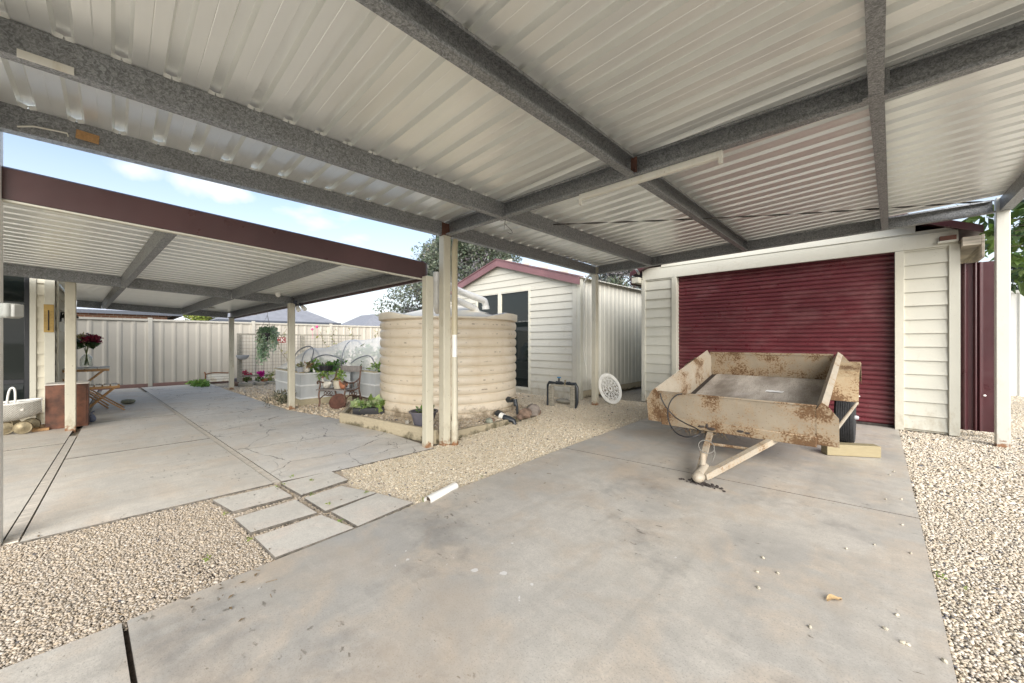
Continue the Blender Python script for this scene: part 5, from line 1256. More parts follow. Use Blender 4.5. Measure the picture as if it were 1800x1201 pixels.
# ---------------------------------------------------------------- cast iron chair and what stands on it
ch = thing('garden_chair', 'rusty cast iron garden chair with one grey back slat beside the raised bed', 'chair', (-7.2, 2.95, 0))
fl_, fr_, br_ = g(561, 714.5), g(606, 715.5), g(633, 708); dv = br_ - fr_; bl_ = fl_ + dv
sv = (fr_ - fl_); zs = .30
def cf(s, d_, z): return fl_ + sv * s + dv * d_ + Vector((0, 0, z))      # chair frame coordinates
for s in (0, 1):
    b = MB(); b.tube(smooth([cf(s, 0, 0), cf(s, .04, .10), cf(s, -.02, .20), cf(s, .02, .30)], 4), [.016] * 13, 8); b.build('leg', MT['iron'], ch)
    b = MB(); b.tube(smooth([cf(s, 1.12, 0), cf(s, 1.0, .16), cf(s, .92, .30), cf(s, .97, .45), cf(s, 1.02, .60), cf(s, 1.08, .72)], 4), .016, 8); b.build('leg', MT['iron'], ch)
    b = MB(); b.tube(smooth([cf(s, .0, .30), cf(s, .06, .42), cf(s, -.03, .475), cf(s, -.10, .45), cf(s, -.06, .42)], 4), .014, 7); b.tube(smooth([cf(s, -.04, .475), cf(s, .25, .43), cf(s, .6, .42), cf(s, .85, .46), cf(s, .99, .50)], 4), .014, 7)
    for q in (.3, .55, .8): b.tube([cf(s, q, .43), cf(s, q + .02, .33)], .007, 6)
    b.build('armrest', MT['iron'], ch)
    b = MB(); b.tube(smooth([cf(s, 0, .30), cf(s, .35, .275), cf(s, .65, .275), cf(s, .94, .31)], 4), .014, 7); b.tube(smooth([cf(s, .03, .14), cf(s, .3, .19), cf(s, .6, .16), cf(s, 1.02, .14)], 4), .010, 7)
    for q, zz in ((.35, .225), (.55, .22), (.7, .2)): b.tube([cf(s, q + .07 * math.cos(a), zz + .032 * math.sin(a)) for a in np.linspace(0, 6.28, 13)], .007, 6)
    b.build('side_scroll', MT['iron'], ch)
b = MB(); p0, p1 = cf(-.04, 1.03, .665), cf(1.0, 1.03, .665); b.beam(p0, p1, .022, .115); b.build('back_slat', MT['slat'], ch, bev=.005)
for k in range(3): b = MB(); b.beam(cf(-.1, .02 + .2 * k, .31), cf(1.08, .02 + .2 * k, .31), .07, .02); b.build('seat_slat', MT['slat'], ch, bev=.004)
def hen(label, p, s, yaw, mat, facemat):
    o = thing('ceramic_hen', label, 'ornament', p, 'ceramic hens on the garden chair'); rot = Matrix.Rotation(yaw, 3, 'Z')
    prof = [(-.115, .105, .012), (-.09, .10, .03), (-.05, .075, .062), (0, .062, .074), (.05, .07, .066), (.085, .115, .042), (.095, .15, .030), (.105, .17, .026), (.125, .165, .012)]
    b = MB(); n = 12; vs = []
    for x, z, rr in prof:
        for k in range(n):
            a = 2 * math.pi * k / n; vs.append(p + rot @ (Vector((x, math.cos(a) * rr * .85, max(.0, z + math.sin(a) * rr))) * s))
    b.add(vs, [(i * n + k, i * n + (k + 1) % n, (i + 1) * n + (k + 1) % n, (i + 1) * n + k) for i in range(len(prof) - 1) for k in range(n)] + [tuple(range(n)), tuple(range(len(prof) * n - n, len(prof) * n))])
    b.build('hen_body', MT[mat], o, sharp=60)
    b = MB()
    for q in (-.012, 0, .012, .022): b.blob(p + rot @ (Vector((.10 + q, 0, .205 - abs(q) * .4)) * s), (.009 * s, .006 * s, .014 * s), 7, 5)
    b.build('comb', MT[facemat], o)
    b = MB(); b.tube([p + rot @ (Vector((.12, 0, .168)) * s), p + rot @ (Vector((.145, 0, .16)) * s)], [.009 * s, .002], 6); b.build('beak', MT['brass'], o)
zs_ = Vector((0, 0, .322))
hen('cream ceramic hen at the left end of the chair seat', cf(.10, .30, 0) + zs_, 1.0, 3.55, 'ceramic', 'redsign')
hen('terracotta ceramic hen at the right end of the chair seat', cf(.86, .14, 0) + zs_, .85, 3.6, 'terracotta', 'redsign')
pc = pot('stoneware_pot', 'cream stoneware pot with a bright green plant on the chair seat', cf(.56, .32, 0) + zs_, .105, .085, .155, 'stonepot')
q = cf(.56, .32, 0) + zs_
leafmesh('plant', [(tuple(q + Vector((.03, .03, .24))), (.075, .075, .09), 90, (.24, .36, .07)), (tuple(q + Vector((-.05, 0, .17))), (.06, .05, .03), 40, (.30, .27, .06)), (tuple(q + Vector((.02, .0, .31))), (.05, .05, .04), 30, (.30, .42, .1))], .05, pc)
dk = thing('plough_disc', 'rusty round plough disc leaning under the garden chair', 'disc', g(592, 717))
p = g(592, 717); n1 = Vector((.60, -.42, .68)).normalized(); u1 = n1.cross(Vector((0, 0, 1))).normalized(); w1 = u1.cross(n1)
if w1.z < 0: w1 = -w1
b = MB(); c = p + w1 * .13 + Vector((0, 0, .01)); vs = [c - n1 * .03]; K = 28
for rr, off in ((.05, -.028), (.10, -.018), (.15, 0), (.15, .006)):
    for k in range(K): a = 2 * math.pi * k / K; vs.append(c + u1 * rr * math.cos(a) * 1.0 + w1 * rr * math.sin(a) * 1.15 + n1 * off)
fs = [(0, 1 + k, 1 + (k + 1) % K) for k in range(K)]
for i in range(3): fs += [(1 + i * K + k, 1 + i * K + (k + 1) % K, 1 + (i + 1) * K + (k + 1) % K, 1 + (i + 1) * K + k) for k in range(K)]
b.add(vs, fs); b.build('disc_plate', MT['ironrust'], dk)
tf = thing('dry_tuft', 'scraggly grey green tuft at the foot of the middle patio post', 'plant', g(497, 713))
r = random.Random(9); p = g(497, 711); leafmesh('foliage', [(tuple(p + Vector((r.gauss(0, .12), r.gauss(0, .12), r.uniform(.03, .22)))), (.10, .10, .07), 40, r.choice(((.13, .13, .08), (.2, .19, .15), (.09, .11, .05)))) for i in range(12)], .07, tf, aspect=.2)
# ---------------------------------------------------------------- mesh trellis, sign, hanging basket, border
tl = thing('mesh_trellis', 'rusty wire mesh trellis in a grey timber frame in front of the fence', 'trellis', (-13.2, 3.5, 0))
MX = -13.2; my0, my1 = vx(421, 640, MX).y, vx(632, 600, MX).y; mz0, mz1 = .20, 1.385; ymid = vx(532, 600, MX).y
for y in (my0, ymid): b = MB(); b.mm(MX - .04, MX + .04, y - .055, y + .055, -.03, mz1); b.build('timber_post', MT['greenwood'], tl, bev=.004)
b = MB(); b.beam((MX, my0 - .06, mz1 + .025), (MX, my1 + .05, mz1 + .025), .06, .05); b.build('top_rail', MT['greenwood'], tl, bev=.004)
b = MB(); b.beam((MX, my0 + .06, mz0), (MX, ymid - .06, mz0), .05, .05); b.build('bottom_rail', MT['greenwood'], tl, bev=.004)
b = MB()
for y in np.arange(my0, my1, .075): b.tube([(MX + .045, y, mz0), (MX + .045, y, mz1)], .0035, 4)
for z in np.arange(mz0, mz1, .10): b.tube([(MX + .05, my0, z), (MX + .05, my1, z)], .0035, 4)
b.build('wire_mesh', MT['wire'], tl)
vn = thing('flowering_vine', 'sparse climbing vine with pink flowers on the wire trellis', 'vine', (MX + .1, 4.6, 0)); r = random.Random(12); cl = []; b = MB()
for u0 in (497, 571, 590, 612, 655):
    y = vx(u0, 600, MX).y; pts = [Vector((MX + .09, y + .15 * math.sin(k * .9 + u0), .25 + k * .19)) for k in range(8)]; b.tube(pts, .005, 5)
    for q in pts: cl.append((tuple(q), (.07, .12, .09), 9, r.choice(((.17, .2, .05), (.12, .15, .04), (.25, .24, .08)))))
b.build('stems', MT['straw'], vn); leafmesh('leaves', cl, .06, vn)
for u, v, s_ in ((557, 574, .045), (549, 578.5, .035)): p = vx(u, v, MX + .15); b = MB(); b.blob(p, (s_, s_, s_), 9, 7, jit=.2, rnd=r); b.tube([p, p + Vector((-.1, .05, -.3))], .004, 5); b.build('flower', plain('pink_petals', (.62, .07, .22), .5), vn)
sg = thing('word_sign', 'small faded red sign with pale capital letters beside the hanging basket', 'sign', (MX + .08, 2.1, 1.25))
pa, pb_ = vx(478, 602, MX + .09), vx(502.5, 593, MX + .09); b = MB(); b.mm(MX + .07, MX + .085, pa.y, pb_.y, pa.z - .01, pb_.z + .01); b.build('board', MT['redsign'], sg, bev=.003)
tcv = bpy.data.curves.new('lettering', 'FONT'); tcv.body = 'UCK'; tcv.size = .19; tcv.extrude = .002; tcv.align_x = 'RIGHT'; tcv.space_character = 1.0
t0_ = bpy.data.objects.new('lettering_source', tcv); C.objects.link(t0_); bpy.context.view_layer.update(); tm_ = bpy.data.meshes.new_from_object(t0_.evaluated_get(bpy.context.evaluated_depsgraph_get())); bpy.data.objects.remove(t0_)
to = bpy.data.objects.new('lettering', tm_); C.objects.link(to); to.parent = sg; to.location = Vector((MX + .0875, pb_.y - .02, pa.z + .015)) - ORG[sg.name]; to.rotation_euler = (R(90), 0, R(90)); tm_.materials.clear(); tm_.materials.append(MT['sticker'])
hb = thing('hanging_basket', 'hanging basket with long trailing string of pearls under the patio edge', 'hanging basket', (-8.97, 2.13, 1.3))
hc_ = vt(470, 591, 7.75); b = MB(); b.lathe([(0, -.075), (.10, -.07), (.14, .0), (.15, .065), (.14, .065), (.13, .03), (0, .03)], hc_, 22); b.build('pot', MT['black'], hb)
b = MB()
for k in range(3): a = k * 2.09 + .4; b.tube([hc_ + Vector((.145 * math.cos(a), .145 * math.sin(a), .06)), hc_ + Vector((0, 0, .43))], .0025, 4)
b.tube([hc_ + Vector((0, 0, .43)), hc_ + Vector((0, 0, .62))], .003, 4); b.build('hanger', MT['wire'], hb)
r = random.Random(21); cl = []
for i in range(34): a = r.uniform(0, 6.28); q = r.random(); cl.append((tuple(hc_ + Vector((math.cos(a) * .14 * q, math.sin(a) * .14 * q, .07 + r.uniform(0, .09)))), (.07, .07, .05), 26, r.choice(((.26, .38, .24), (.32, .44, .30), (.17, .28, .16)))))
for i in range(44):
    a = r.uniform(0, 6.28); rr = r.uniform(.10, .19); side = math.cos(a - YAW - math.pi)          # longer strings towards the left
    L_ = r.uniform(.12, .45) + .25 * max(0, side)
    for k in range(int(L_ / .035)): cl.append((tuple(hc_ + Vector((math.cos(a) * (rr + .01 * math.sin(k)), math.sin(a) * rr, .06 - k * .035))), (.014, .014, .02), 5, r.choice(((.42, .55, .38), (.30, .44, .26), (.50, .60, .46)))))
leafmesh('trailing_plant', cl, .032, hb, aspect=.8)
b = MB(); p = vx(426.5, 626, MX + .12); b.lathe([(0, -.10), (.07, -.09), (.13, -.045), (.155, .0), (.165, .035), (.15, .035), (.13, -.03), (0, -.07)], p, 22); tag(b.build('wall_bowl', MT['bowl']), 'grey half round bowl hung on the left end of the mesh trellis', 'bowl')
wc = thing('weathered_crate', 'low weathered crate of pale slats in a rusty frame by the fence', 'crate', g(383, 672.5))
p = g(383, 672.5); 
for k in range(3): b = MB(); b.mm(p.x - .02, p.x + .02, p.y - .27, p.y + .27, .035 + .075 * k, .095 + .075 * k); b.build('slat', MT['oldwhite'], wc, bev=.004)
for k in range(3): b = MB(); b.mm(p.x - .36, p.x - .32, p.y - .27, p.y + .27, .035 + .075 * k, .095 + .075 * k); b.build('slat', MT['oldwhite'], wc, bev=.004)
for s_ in (-.29, .29): b = MB(); b.tube(smooth([p + Vector((.03, s_, 0)), p + Vector((.03, s_, .26)), p + Vector((-.17, s_, .31)), p + Vector((-.37, s_, .26)), p + Vector((-.37, s_, 0))], 4), .017, 7); b.build('end_frame', MT['rusty'], wc)
b = MB(); b.tube(smooth([p + Vector((.03, -.29, .26)), p + Vector((.03, -.1, .30)), p + Vector((.03, .29, .27))], 4), .014, 7); b.build('top_rod', MT['rusty'], wc)
b = MB(); p = g(415, 672.5); b.mm(p.x - .13, p.x + .13, p.y - .12, p.y + .12, -.01, .13); tag(b.build('dark_block', MT['greyp'], bev=.01), 'dark grey block standing behind the far patio post', 'block')
rock(415, 678, .16, 'brownrock', 'tan rock at the left end of the flower border', sq=.85)
for i, (u0, u1, v, lab) in enumerate(((421, 445, 678.5, 'left'), (447, 468, 676.5, 'middle'), (469, 488, 675, 'right'))):
    a, c = g(u0, v), g(u1, v); b = MB(); b.beam(a + Vector((0, 0, .04)), c + Vector((0, 0, .04)), .14, .10)
    tag(b.build('border_block', MT['greenwood'], bev=.025), ('weathered border block beside the tan rock', 'weathered border block in the middle of the flower edging', 'weathered border block nearest the raised bed')[i], 'border block', 'blocks edging the flower border')
for i, (u, v, col, lab) in enumerate(((433, 664, (.5, .03, .10), 'red and pink petunia left of the hanging strings in the border'), (459, 660, (.55, .02, .30), 'tall magenta petunia in the middle of the border'))):
    o = thing('petunia', lab, 'flower', g(u, 672)); p = g(u, 672); rr = random.Random(i + 40)
    leafmesh('leaves', [(tuple(p + Vector((rr.gauss(0, .07), rr.gauss(0, .07), .10))), (.08, .08, .06), 26, GRN[k % 3]) for k in range(5)], .06, o)
    leafmesh('petals', [(tuple(p + Vector((rr.gauss(0, .05), rr.gauss(0, .05), .2 + rr.random() * .10))), (.035, .035, .035), 26, col) for k in range(5)], .05, o, aspect=.9)
b = MB(); p = g(467, 671); b.lathe([(0, 0), (.10, .0), (.13, .08), (.14, .08), (.14, .1), (.12, .1), (0, .07)], p, 18); tag(b.build('terracotta_pot', MT['terracotta']), 'shallow terracotta pot beside the magenta petunia', 'pot')
yl = thing('yellow_herb', 'small yellow flowering herb beside the raised bed corner', 'plant', g(477, 671)); p = g(477, 671); leafmesh('foliage', [(tuple(p + Vector((rr.gauss(0, .06), rr.gauss(0, .06), .05 + .3 * rr.random()))), (.05, .05, .07), 20, rr.choice(((.3, .3, .06), (.14, .2, .05)))) for k in range(9)], .05, yl)
sc_ = thing('succulent_clump', 'low bright green succulent clump at the foot of the fence', 'plant', g(347, 677)); r = random.Random(33)
leafmesh('foliage', [(tuple(g(r.uniform(337, 361), r.uniform(674, 680)) + Vector((0, 0, .05))), (.09, .09, .06), 40, r.choice(((.16, .30, .05), (.22, .36, .08)))) for k in range(14)], .06, sc_, aspect=.8)
# ---------------------------------------------------------------- around the house corner
tb_ = thing('folding_table', 'small folding wooden table with a grey top against the house', 'table', (-10.2, -.30, 0))
tc_ = g(149, 715) ; TX, TY, TZ = -10.2, -.42, .735
b = MB(); 
for k in range(5): b.mm(TX - .30, TX + .30, TY - .375 + .15 * k + .004, TY - .375 + .15 * (k + 1) - .004, TZ - .02, TZ)
b.build('table_top', MT['greytop'], tb_, bev=.004)
b = MB(); b.mm(TX + .25, TX + .28, TY - .37, TY + .37, TZ - .06, TZ - .021); b.mm(TX - .28, TX - .25, TY - .37, TY + .37, TZ - .06, TZ - .021); b.build('apron', MT['chairwood'], tb_, bev=.003)
for sx in (-.22, .22):
    b = MB(); b.beam((TX + sx, TY - .32, TZ - .03), (TX + sx, TY + .36, .0), .022, .045, up=(1, 0, 0)); b.build('leg', MT['chairwood'], tb_, bev=.003)
    b = MB(); b.beam((TX + sx + .025, TY + .32, TZ - .03), (TX + sx + .025, TY - .36, .0), .022, .045, up=(1, 0, 0)); b.build('leg', MT['chairwood'], tb_, bev=.003)
fc = thing('folding_chair', 'folding wooden slat chair tucked under the small table', 'chair', (-9.75, -.05, 0)); FX0, FY0 = -9.72, -.12
for k in range(4): b = MB(); b.mm(FX0 - .19, FX0 + .19, FY0 - .19 + .095 * k, FY0 - .115 + .095 * k, .435, .455); b.build('seat_slat', MT['greytop'], fc, bev=.003)
b = MB(); b.mm(FX0 + .16, FX0 + .185, FY0 - .20, FY0 + .20, .395, .434); b.mm(FX0 - .185, FX0 - .16, FY0 - .20, FY0 + .20, .395, .434); b.build('seat_frame', MT['chairwood'], fc, bev=.003)
for sx in (-.19, .19):
    for y0, y1 in ((-.22, .26), (.16, -.24)): b = MB(); b.beam((FX0 + sx * (1 if y0 < 0 else .86), FY0 + y0, .42), (FX0 + sx * (1 if y0 < 0 else .86), FY0 + y1, 0), .02, .036, up=(1, 0, 0)); b.build('leg', MT['chairwood'], fc, bev=.003)
vs_ = thing('flower_vase', 'glass bottle vase of maroon and green hydrangeas on the small table', 'vase', (TX, TY + .12, TZ)); vp = Vector((TX + .02, -.26, TZ)); vp = vt(152, 642, 7.15); vp.z = TZ + .001
b = MB(); b.lathe([(0, 0), (.075, 0), (.085, .02), (.085, .13), (.065, .18), (.035, .21), (.034, .235)], vp, 20); b.build('bottle', MT['clear'], vs_)
b = MB(); r = random.Random(14)
for dx_, dz_ in ((-.06, .44), (-.02, .46), (.05, .47), (.02, .43)): b.tube([vp + Vector((-dx_ * .4, -dx_ * .5, .02)), vp + Vector((0, 0, .22)), vp + RT * dx_ * 1.3 + Vector((0, 0, dz_))], .006, 6)
b.build('stems', plain('green_stems', (.16, .2, .07), .6), vs_)
cl = []
for k in range(26): cl.append((tuple(vp + RT * (.10 + r.gauss(0, .075)) + FW * r.gauss(0, .05) + Vector((0, 0, .50 + r.gauss(0, .035)))), (.045, .045, .035), 18, r.choice(((.22, .015, .05), (.30, .03, .08), (.15, .01, .04)))))
for k in range(18): cl.append((tuple(vp + RT * (-.07 + r.gauss(0, .06)) + FW * r.gauss(0, .05) + Vector((0, 0, .53 + r.gauss(0, .03)))), (.045, .045, .035), 18, r.choice(((.50, .44, .22), (.58, .50, .28), (.45, .48, .56)))))
leafmesh('blooms', cl, .035, vs_, aspect=.9)
leafmesh('leaves', [(tuple(vp + RT * x + Vector((0, 0, .42))), (.07, .05, .03), 12, (.05, .10, .03)) for x in (-.12, -.04, .06, .12)], .09, vs_, aspect=.7)
cb_ = thing('wooden_cabinet', 'mottled brown wooden cabinet standing behind the house patio post', 'cabinet', (-8.25, -.43, 0))
b = MB(); b.mm(-8.47, -8.14, -.64, -.245, .0, .60); b.build('cabinet_body', MT['cabinet'], cb_, bev=.005)
b = MB(); b.mm(-8.475, -8.135, -.645, -.24, .601, .617); b.build('cabinet_top', MT['greytop'], cb_, bev=.003)
b = MB(); b.mm(-8.141, -8.132, -.62, -.265, .04, .58); b.build('front_panel', MT['cabinet'], cb_, bev=.002)
b = MB(); b.mm(-8.5, -8.1, -.75, -.60, -.0, .035); tag(b.build('timber_offcut', MT['tanwood'], bev=.004), 'tan timber offcut on the slab in front of the house corner', 'timber')
b = MB(); p = g(161, 741); b.blob(p + Vector((0, 0, .05)), (.05, .05, .055), 10, 7, jit=.12, rnd=r); b.tube([p + Vector((0, 0, .06)), p + Vector((.0, .0, .14)), p + Vector((.02, .03, .16))], [.02, .014, .006], 7); tag(b.build('bird_ornament', plain('blue_grey_glaze', (.16, .18, .26), .5, scale=40, var=.4)), 'small blue grey bird ornament beside the brown cabinet', 'ornament')
b = MB(); p = g(225, 709.5); b.blob(p + Vector((0, 0, .045)), (.12, .08, .045), 14, 8, Matrix.Rotation(.9, 3, 'Z'), .07, r); tag(b.build('rock', MT['greenrock']), 'flat green grey rock alone on the patio slab', 'rock')
# white wicker pram
pr_ = thing('wicker_pram', 'white wicker doll pram with tarnished wheels below the house window', 'pram', (-7.95, -.95, 0))
bc = Vector((-8.05, -1.19, .0)); b = MB(); n = 20; sec = [(-.62, .36, .03), (-.58, .345, .10), (-.45, .30, .17), (-.2, .27, .20), (.1, .27, .20), (.32, .29, .185), (.46, .33, .13), (.53, .37, .04)]
def pram(x, ang, hgt, wd): return bc + Vector((wd * math.cos(ang), x, hgt))
vs = []
for y, zbm, wd in sec:
    zt_ = .40 + .03 * (y / .5) ** 2 * (1 if y > 0 else .4)
    for k in range(n):
        a = math.pi * k / (n - 1); vs.append(bc + Vector((wd * math.cos(a) * 1.0, y, zt_ - (zt_ - zbm + .11) * math.sin(a) ** .7)))
b.add(vs, [(i * n + k, i * n + k + 1, (i + 1) * n + k + 1, (i + 1) * n + k) for i in range(len(sec) - 1) for k in range(n - 1)]); b.build('wicker_body', MT['wicker'], pr_, sharp=60)
b = MB()
for s_ in (0, n - 1): b.tube([vs[i * n + s_] for i in range(len(sec))], .014, 7)
b.build('rim', MT['white'], pr_)
b = MB(); b.mm(bc.x - .16, bc.x + .16, bc.y - .45, bc.y + .40, .31, .345); b.build('liner', MT['greytop'], pr_, bev=.01)
b = MB(); hp_ = [vt(11, 717, 5.0), vt(14, 695, 5.0), vt(17, 685, 5.0), vt(22, 681, 5.0), vt(26, 685, 5.0), vt(27, 698, 5.0), vt(26, 712, 5.0)]; b.tube(smooth(hp_, 4), .011, 8); b.build('handle', MT['white'], pr_)
for (u, v, t_) in ((40, 758, 4.95), (55, 753, 5.15), (8, 760, 4.9), (20, 756, 5.15)):
    c = vt(u, v, t_); c.z = .085; b = MB(); b.lathe([(0, -.022), (.03, -.02), (.06, -.01), (.078, -.012), (.085, 0), (.078, .012), (.06, .01), (.03, .02), (0, .022)], c, 20, 'x'); b.build('wheel', MT['brass'], pr_)
b = MB(); b.tube([bc + Vector((0, .3, .09)), bc + Vector((0, .28, .2)), bc + Vector((0, -.4, .2)), bc + Vector((0, -.42, .09))], .01, 6); b.build('chassis', MT['brass'], pr_)

# ---------------------------------------------------------------- odds and ends on the concrete
lf = thing('fallen_leaf', 'single curled brown leaf on the right of the driveway', 'leaf', g(1467, 1056)); p = g(1467, 1056)
b = MB(); vs = []
for i in range(7):
    t_ = i / 6; w_ = .019 * math.sin(math.pi * min(1, t_ * .92 + .06)) + .001
    for j in (-1, 0, 1): vs.append(p + RT * (.085 * (t_ - .5)) - FW * (j * w_ - .02 * (t_ - .5)) + Vector((0, 0, .004 + .010 * abs(j) + .008 * math.sin(t_ * 5))))
b.add(vs, [(i * 3 + j, i * 3 + j + 1, i * 3 + 4 + j, i * 3 + 3 + j) for i in range(6) for j in (0, 1)]); b.build('leaf_blade', MT['leafdry'], lf)
r = random.Random(77)
PB = [(1341, 981, 1.2), (1331, 1006, .9), (1367, 1008, 1.1), (1333, 1034, 1.2), (1424, 1103, 1), (1577, 1082, 1), (1556, 1106, 1.1), (1588, 1131, 1.2), (1595, 1134, 1.1), (1660, 1163, 1.2), (1537, 958, .8), (1601, 973, .9), (1488, 965, .9), (1586, 923, .9), (1564, 835, 1), (1571, 829, 1), (1557, 878, .9), (1585, 878, .9)]
for u, v, s_ in PB:
    p = g(u, v); b = MB(); b.blob(p + Vector((0, 0, .0045)), (.0095 * s_, .0065 * s_, .006 * s_), 9, 6, Matrix.Rotation(r.uniform(0, 3), 3, 'Z'), .12, r)
    tag(b.build('pebble', MT['stonepot']), 'stray pale pebble lying on the driveway', 'pebble', 'stray pebbles on the driveway')
def splat(pts, lab, mat):
    pass

# soil showing through the pebbles, weeds in the joints, twigs and leaves
b = MB(); r = random.Random(91)
for i in range(26):
    p = g(352 + r.gauss(0, 20), 1006 + r.gauss(0, 8), -.020); b.blob(p, (r.uniform(.012, .034), r.uniform(.01, .024), .0085), 8, 5, jit=.3, rnd=r)
tag(b.build('bare_soil', MT['soil']), kind='stuff')['label'] = 'dark bare soil showing through the pebbles'
cl = []
for u, v in ((548, 846), (514, 838), (486, 857), (640, 868), (546, 869), (578, 887), (600, 917), (740, 880), (752, 872), (790, 862), (498, 852), (395, 903), (440, 949), (362, 985), (1648, 1008), (1655, 1016), (1700, 1038), (850, 838)):
    p = g(u + r.uniform(-3, 3), v, 0); cl.append((tuple(p + Vector((0, 0, .008))), (.016, .016, .006), 11, r.choice(((.20, .27, .05), (.14, .20, .04), (.24, .29, .08)))))
o = leafmesh('weeds', cl, .013, None, aspect=.7); tag(o, kind='stuff')['label'] = 'tiny green weeds between the pavers and along the edges'
b = MB()
for i in range(150):
    w_ = r.random()
    if w_ < .45: u, v = r.uniform(20, 480), r.uniform(930, 1090)
    elif w_ < .7: u, v = r.uniform(560, 1000), r.uniform(780, 860)
    elif w_ < .85: u, v = r.uniform(1640, 1800), r.uniform(830, 1150)
    else: u, v = r.uniform(100, 740), r.uniform(740, 900)
    p = g(u, v, .004); x, y = np.array([p.x]), np.array([p.y])
    a = r.uniform(0, 6.28); d = Vector((math.cos(a), math.sin(a), 0)); L_ = r.uniform(.008, .03); n_ = Vector((-d.y, d.x, 0)) * L_ * r.uniform(.15, .35)
    if r.random() < .3: b.tube([p - d * L_, p + d * L_ + Vector((0, 0, .006))], .0014, 4)
    else: b.add([p - d * L_ * .6, p + n_ + Vector((0, 0, .004)), p + d * L_ * .6 + Vector((0, 0, .003)), p - n_ + Vector((0, 0, .005))], [(0, 1, 2, 3)])
tag(b.build('leaf_litter', MT['straw']), kind='stuff')['label'] = 'small dead leaves and twigs scattered on the ground'
# ---------------------------------------------------------------- sky, sun, camera
SUN_EL, SUN_AZ = R(25), R(128)      # azimuth measured from +y towards +x
w = bpy.data.worlds.new('World'); sc.world = w; w.use_nodes = True; t = w.node_tree
bg = t.nodes['Background']; sk = t.nodes.new('ShaderNodeTexSky'); sk.sky_type = 'NISHITA'; sk.sun_disc = False
sk.sun_elevation = SUN_EL; sk.sun_rotation = SUN_AZ; sk.air_density = 1.0; sk.dust_density = 1.6; sk.ozone_density = 1.5
tc = t.nodes.new('ShaderNodeTexCoord'); mp = t.nodes.new('ShaderNodeMapping'); mp.inputs['Scale'].default_value = (1, 1, 2.6)
t.links.new(tc.outputs['Generated'], mp.inputs[0])
nz = t.nodes.new('ShaderNodeTexNoise'); nz.inputs['Scale'].default_value = 2.6; nz.inputs['Detail'].default_value = 7; nz.inputs['Roughness'].default_value = .52
t.links.new(mp.outputs[0], nz.inputs['Vector'])
mr_ = t.nodes.new('ShaderNodeMapRange'); mr_.inputs[1].default_value = .53; mr_.inputs[2].default_value = .68; t.links.new(nz.outputs['Fac'], mr_.inputs[0])
sp_ = t.nodes.new('ShaderNodeSeparateXYZ'); t.links.new(tc.outputs['Generated'], sp_.inputs[0])
hz_ = t.nodes.new('ShaderNodeMapRange'); hz_.inputs[1].default_value = .40; hz_.inputs[2].default_value = .02; hz_.inputs[3].default_value = .0; hz_.inputs[4].default_value = .9
t.links.new(sp_.outputs[2], hz_.inputs[0])
mxm = t.nodes.new('ShaderNodeMath'); mxm.operation = 'MAXIMUM'; t.links.new(mr_.outputs[0], mxm.inputs[0]); t.links.new(hz_.outputs[0], mxm.inputs[1])
fin_ = mxm.outputs[0]
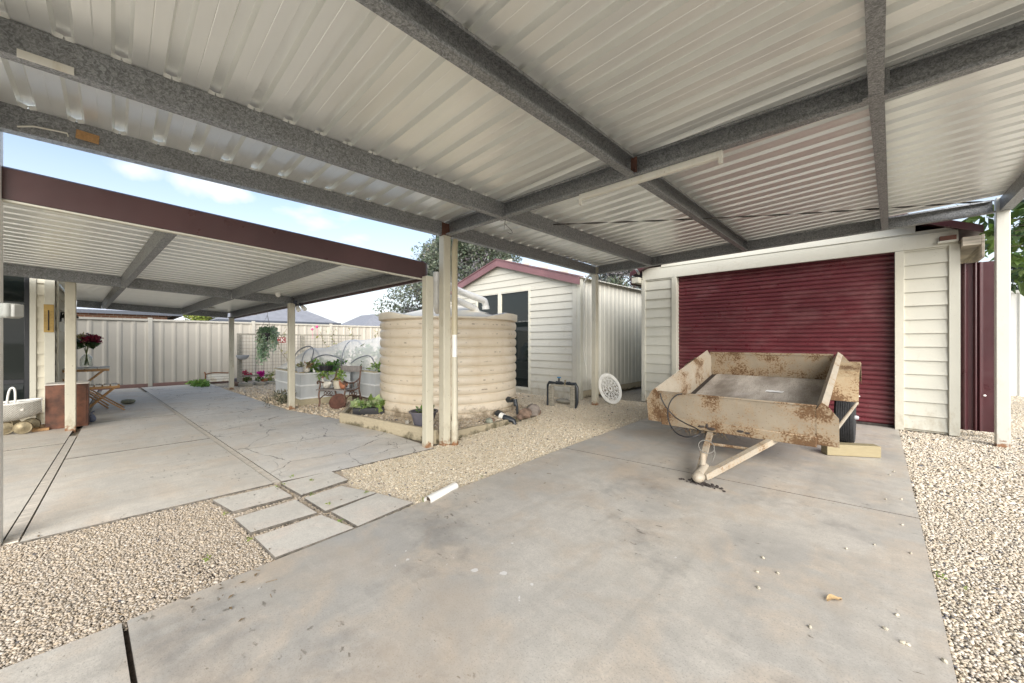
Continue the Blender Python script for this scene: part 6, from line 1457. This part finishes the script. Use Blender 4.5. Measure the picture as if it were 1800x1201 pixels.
for c_, sz in ((ray(232, 296).normalized(), .060), (ray(372, 328).normalized(), .085), (ray(425, 342).normalized(), .055)):      # three small puffs of cloud over the patio roof
    vm_ = t.nodes.new('ShaderNodeVectorMath'); vm_.operation = 'SUBTRACT'; t.links.new(tc.outputs['Generated'], vm_.inputs[0]); vm_.inputs[1].default_value = c_
    vs2 = t.nodes.new('ShaderNodeVectorMath'); vs2.operation = 'MULTIPLY'; t.links.new(vm_.outputs[0], vs2.inputs[0]); vs2.inputs[1].default_value = (1, 1, 2.4)
    ln = t.nodes.new('ShaderNodeVectorMath'); ln.operation = 'LENGTH'; t.links.new(vs2.outputs[0], ln.inputs[0])
    n2_ = t.nodes.new('ShaderNodeTexNoise'); n2_.inputs['Scale'].default_value = 16; n2_.inputs['Detail'].default_value = 6; t.links.new(tc.outputs['Generated'], n2_.inputs['Vector'])
    ma = t.nodes.new('ShaderNodeMath'); ma.operation = 'MULTIPLY_ADD'; t.links.new(n2_.outputs['Fac'], ma.inputs[0]); ma.inputs[1].default_value = -.13; t.links.new(ln.outputs['Value'], ma.inputs[2])
    mr2 = t.nodes.new('ShaderNodeMapRange'); t.links.new(ma.outputs[0], mr2.inputs[0]); mr2.inputs[1].default_value = sz - .06; mr2.inputs[2].default_value = sz - .125; mr2.inputs[3].default_value = 0; mr2.inputs[4].default_value = .85
    mx2 = t.nodes.new('ShaderNodeMath'); mx2.operation = 'MAXIMUM'; t.links.new(fin_, mx2.inputs[0]); t.links.new(mr2.outputs[0], mx2.inputs[1]); fin_ = mx2.outputs[0]
cm = t.nodes.new('ShaderNodeMix'); cm.data_type = 'RGBA'; t.links.new(fin_, cm.inputs[0]); t.links.new(sk.outputs[0], cm.inputs[6]); cm.inputs[7].default_value = (SKYC[0], SKYC[1], SKYC[2], 1)
t.links.new(cm.outputs[2], bg.inputs[0]); bg.inputs[1].default_value = SKYS
sl = bpy.data.lights.new('sun', 'SUN'); sl.energy = SUNE; sl.angle = R(SUNA); sl.color = (1, .98, .95)
so = bpy.data.objects.new('sun', sl); C.objects.link(so)
dirv = Vector((math.sin(SUN_AZ) * math.cos(SUN_EL), math.cos(SUN_AZ) * math.cos(SUN_EL), math.sin(SUN_EL)))
so.rotation_euler = dirv.to_track_quat('Z', 'Y').to_euler(); so.location = (6, 6, 12)
cd = bpy.data.cameras.new('camera'); co = bpy.data.objects.new('camera', cd); C.objects.link(co)
cd.sensor_width = 36; cd.lens = FPX / 1800 * 36; co.location = (0, 0, EYE); co.rotation_euler = (R(90), 0, YAW); cd.clip_end = 2000; cd.clip_start = .02
sc.camera = co
sc.view_settings.view_transform = 'Standard'; sc.view_settings.look = 'None'; sc.view_settings.gamma = 1; sc.view_settings.exposure = EXPO
sc.cycles.use_denoising = True; sc.cycles.max_bounces = 10; sc.cycles.diffuse_bounces = 6; sc.cycles.glossy_bounces = 4; sc.cycles.transparent_max_bounces = 12
sc.cycles.sample_clamp_indirect = 8
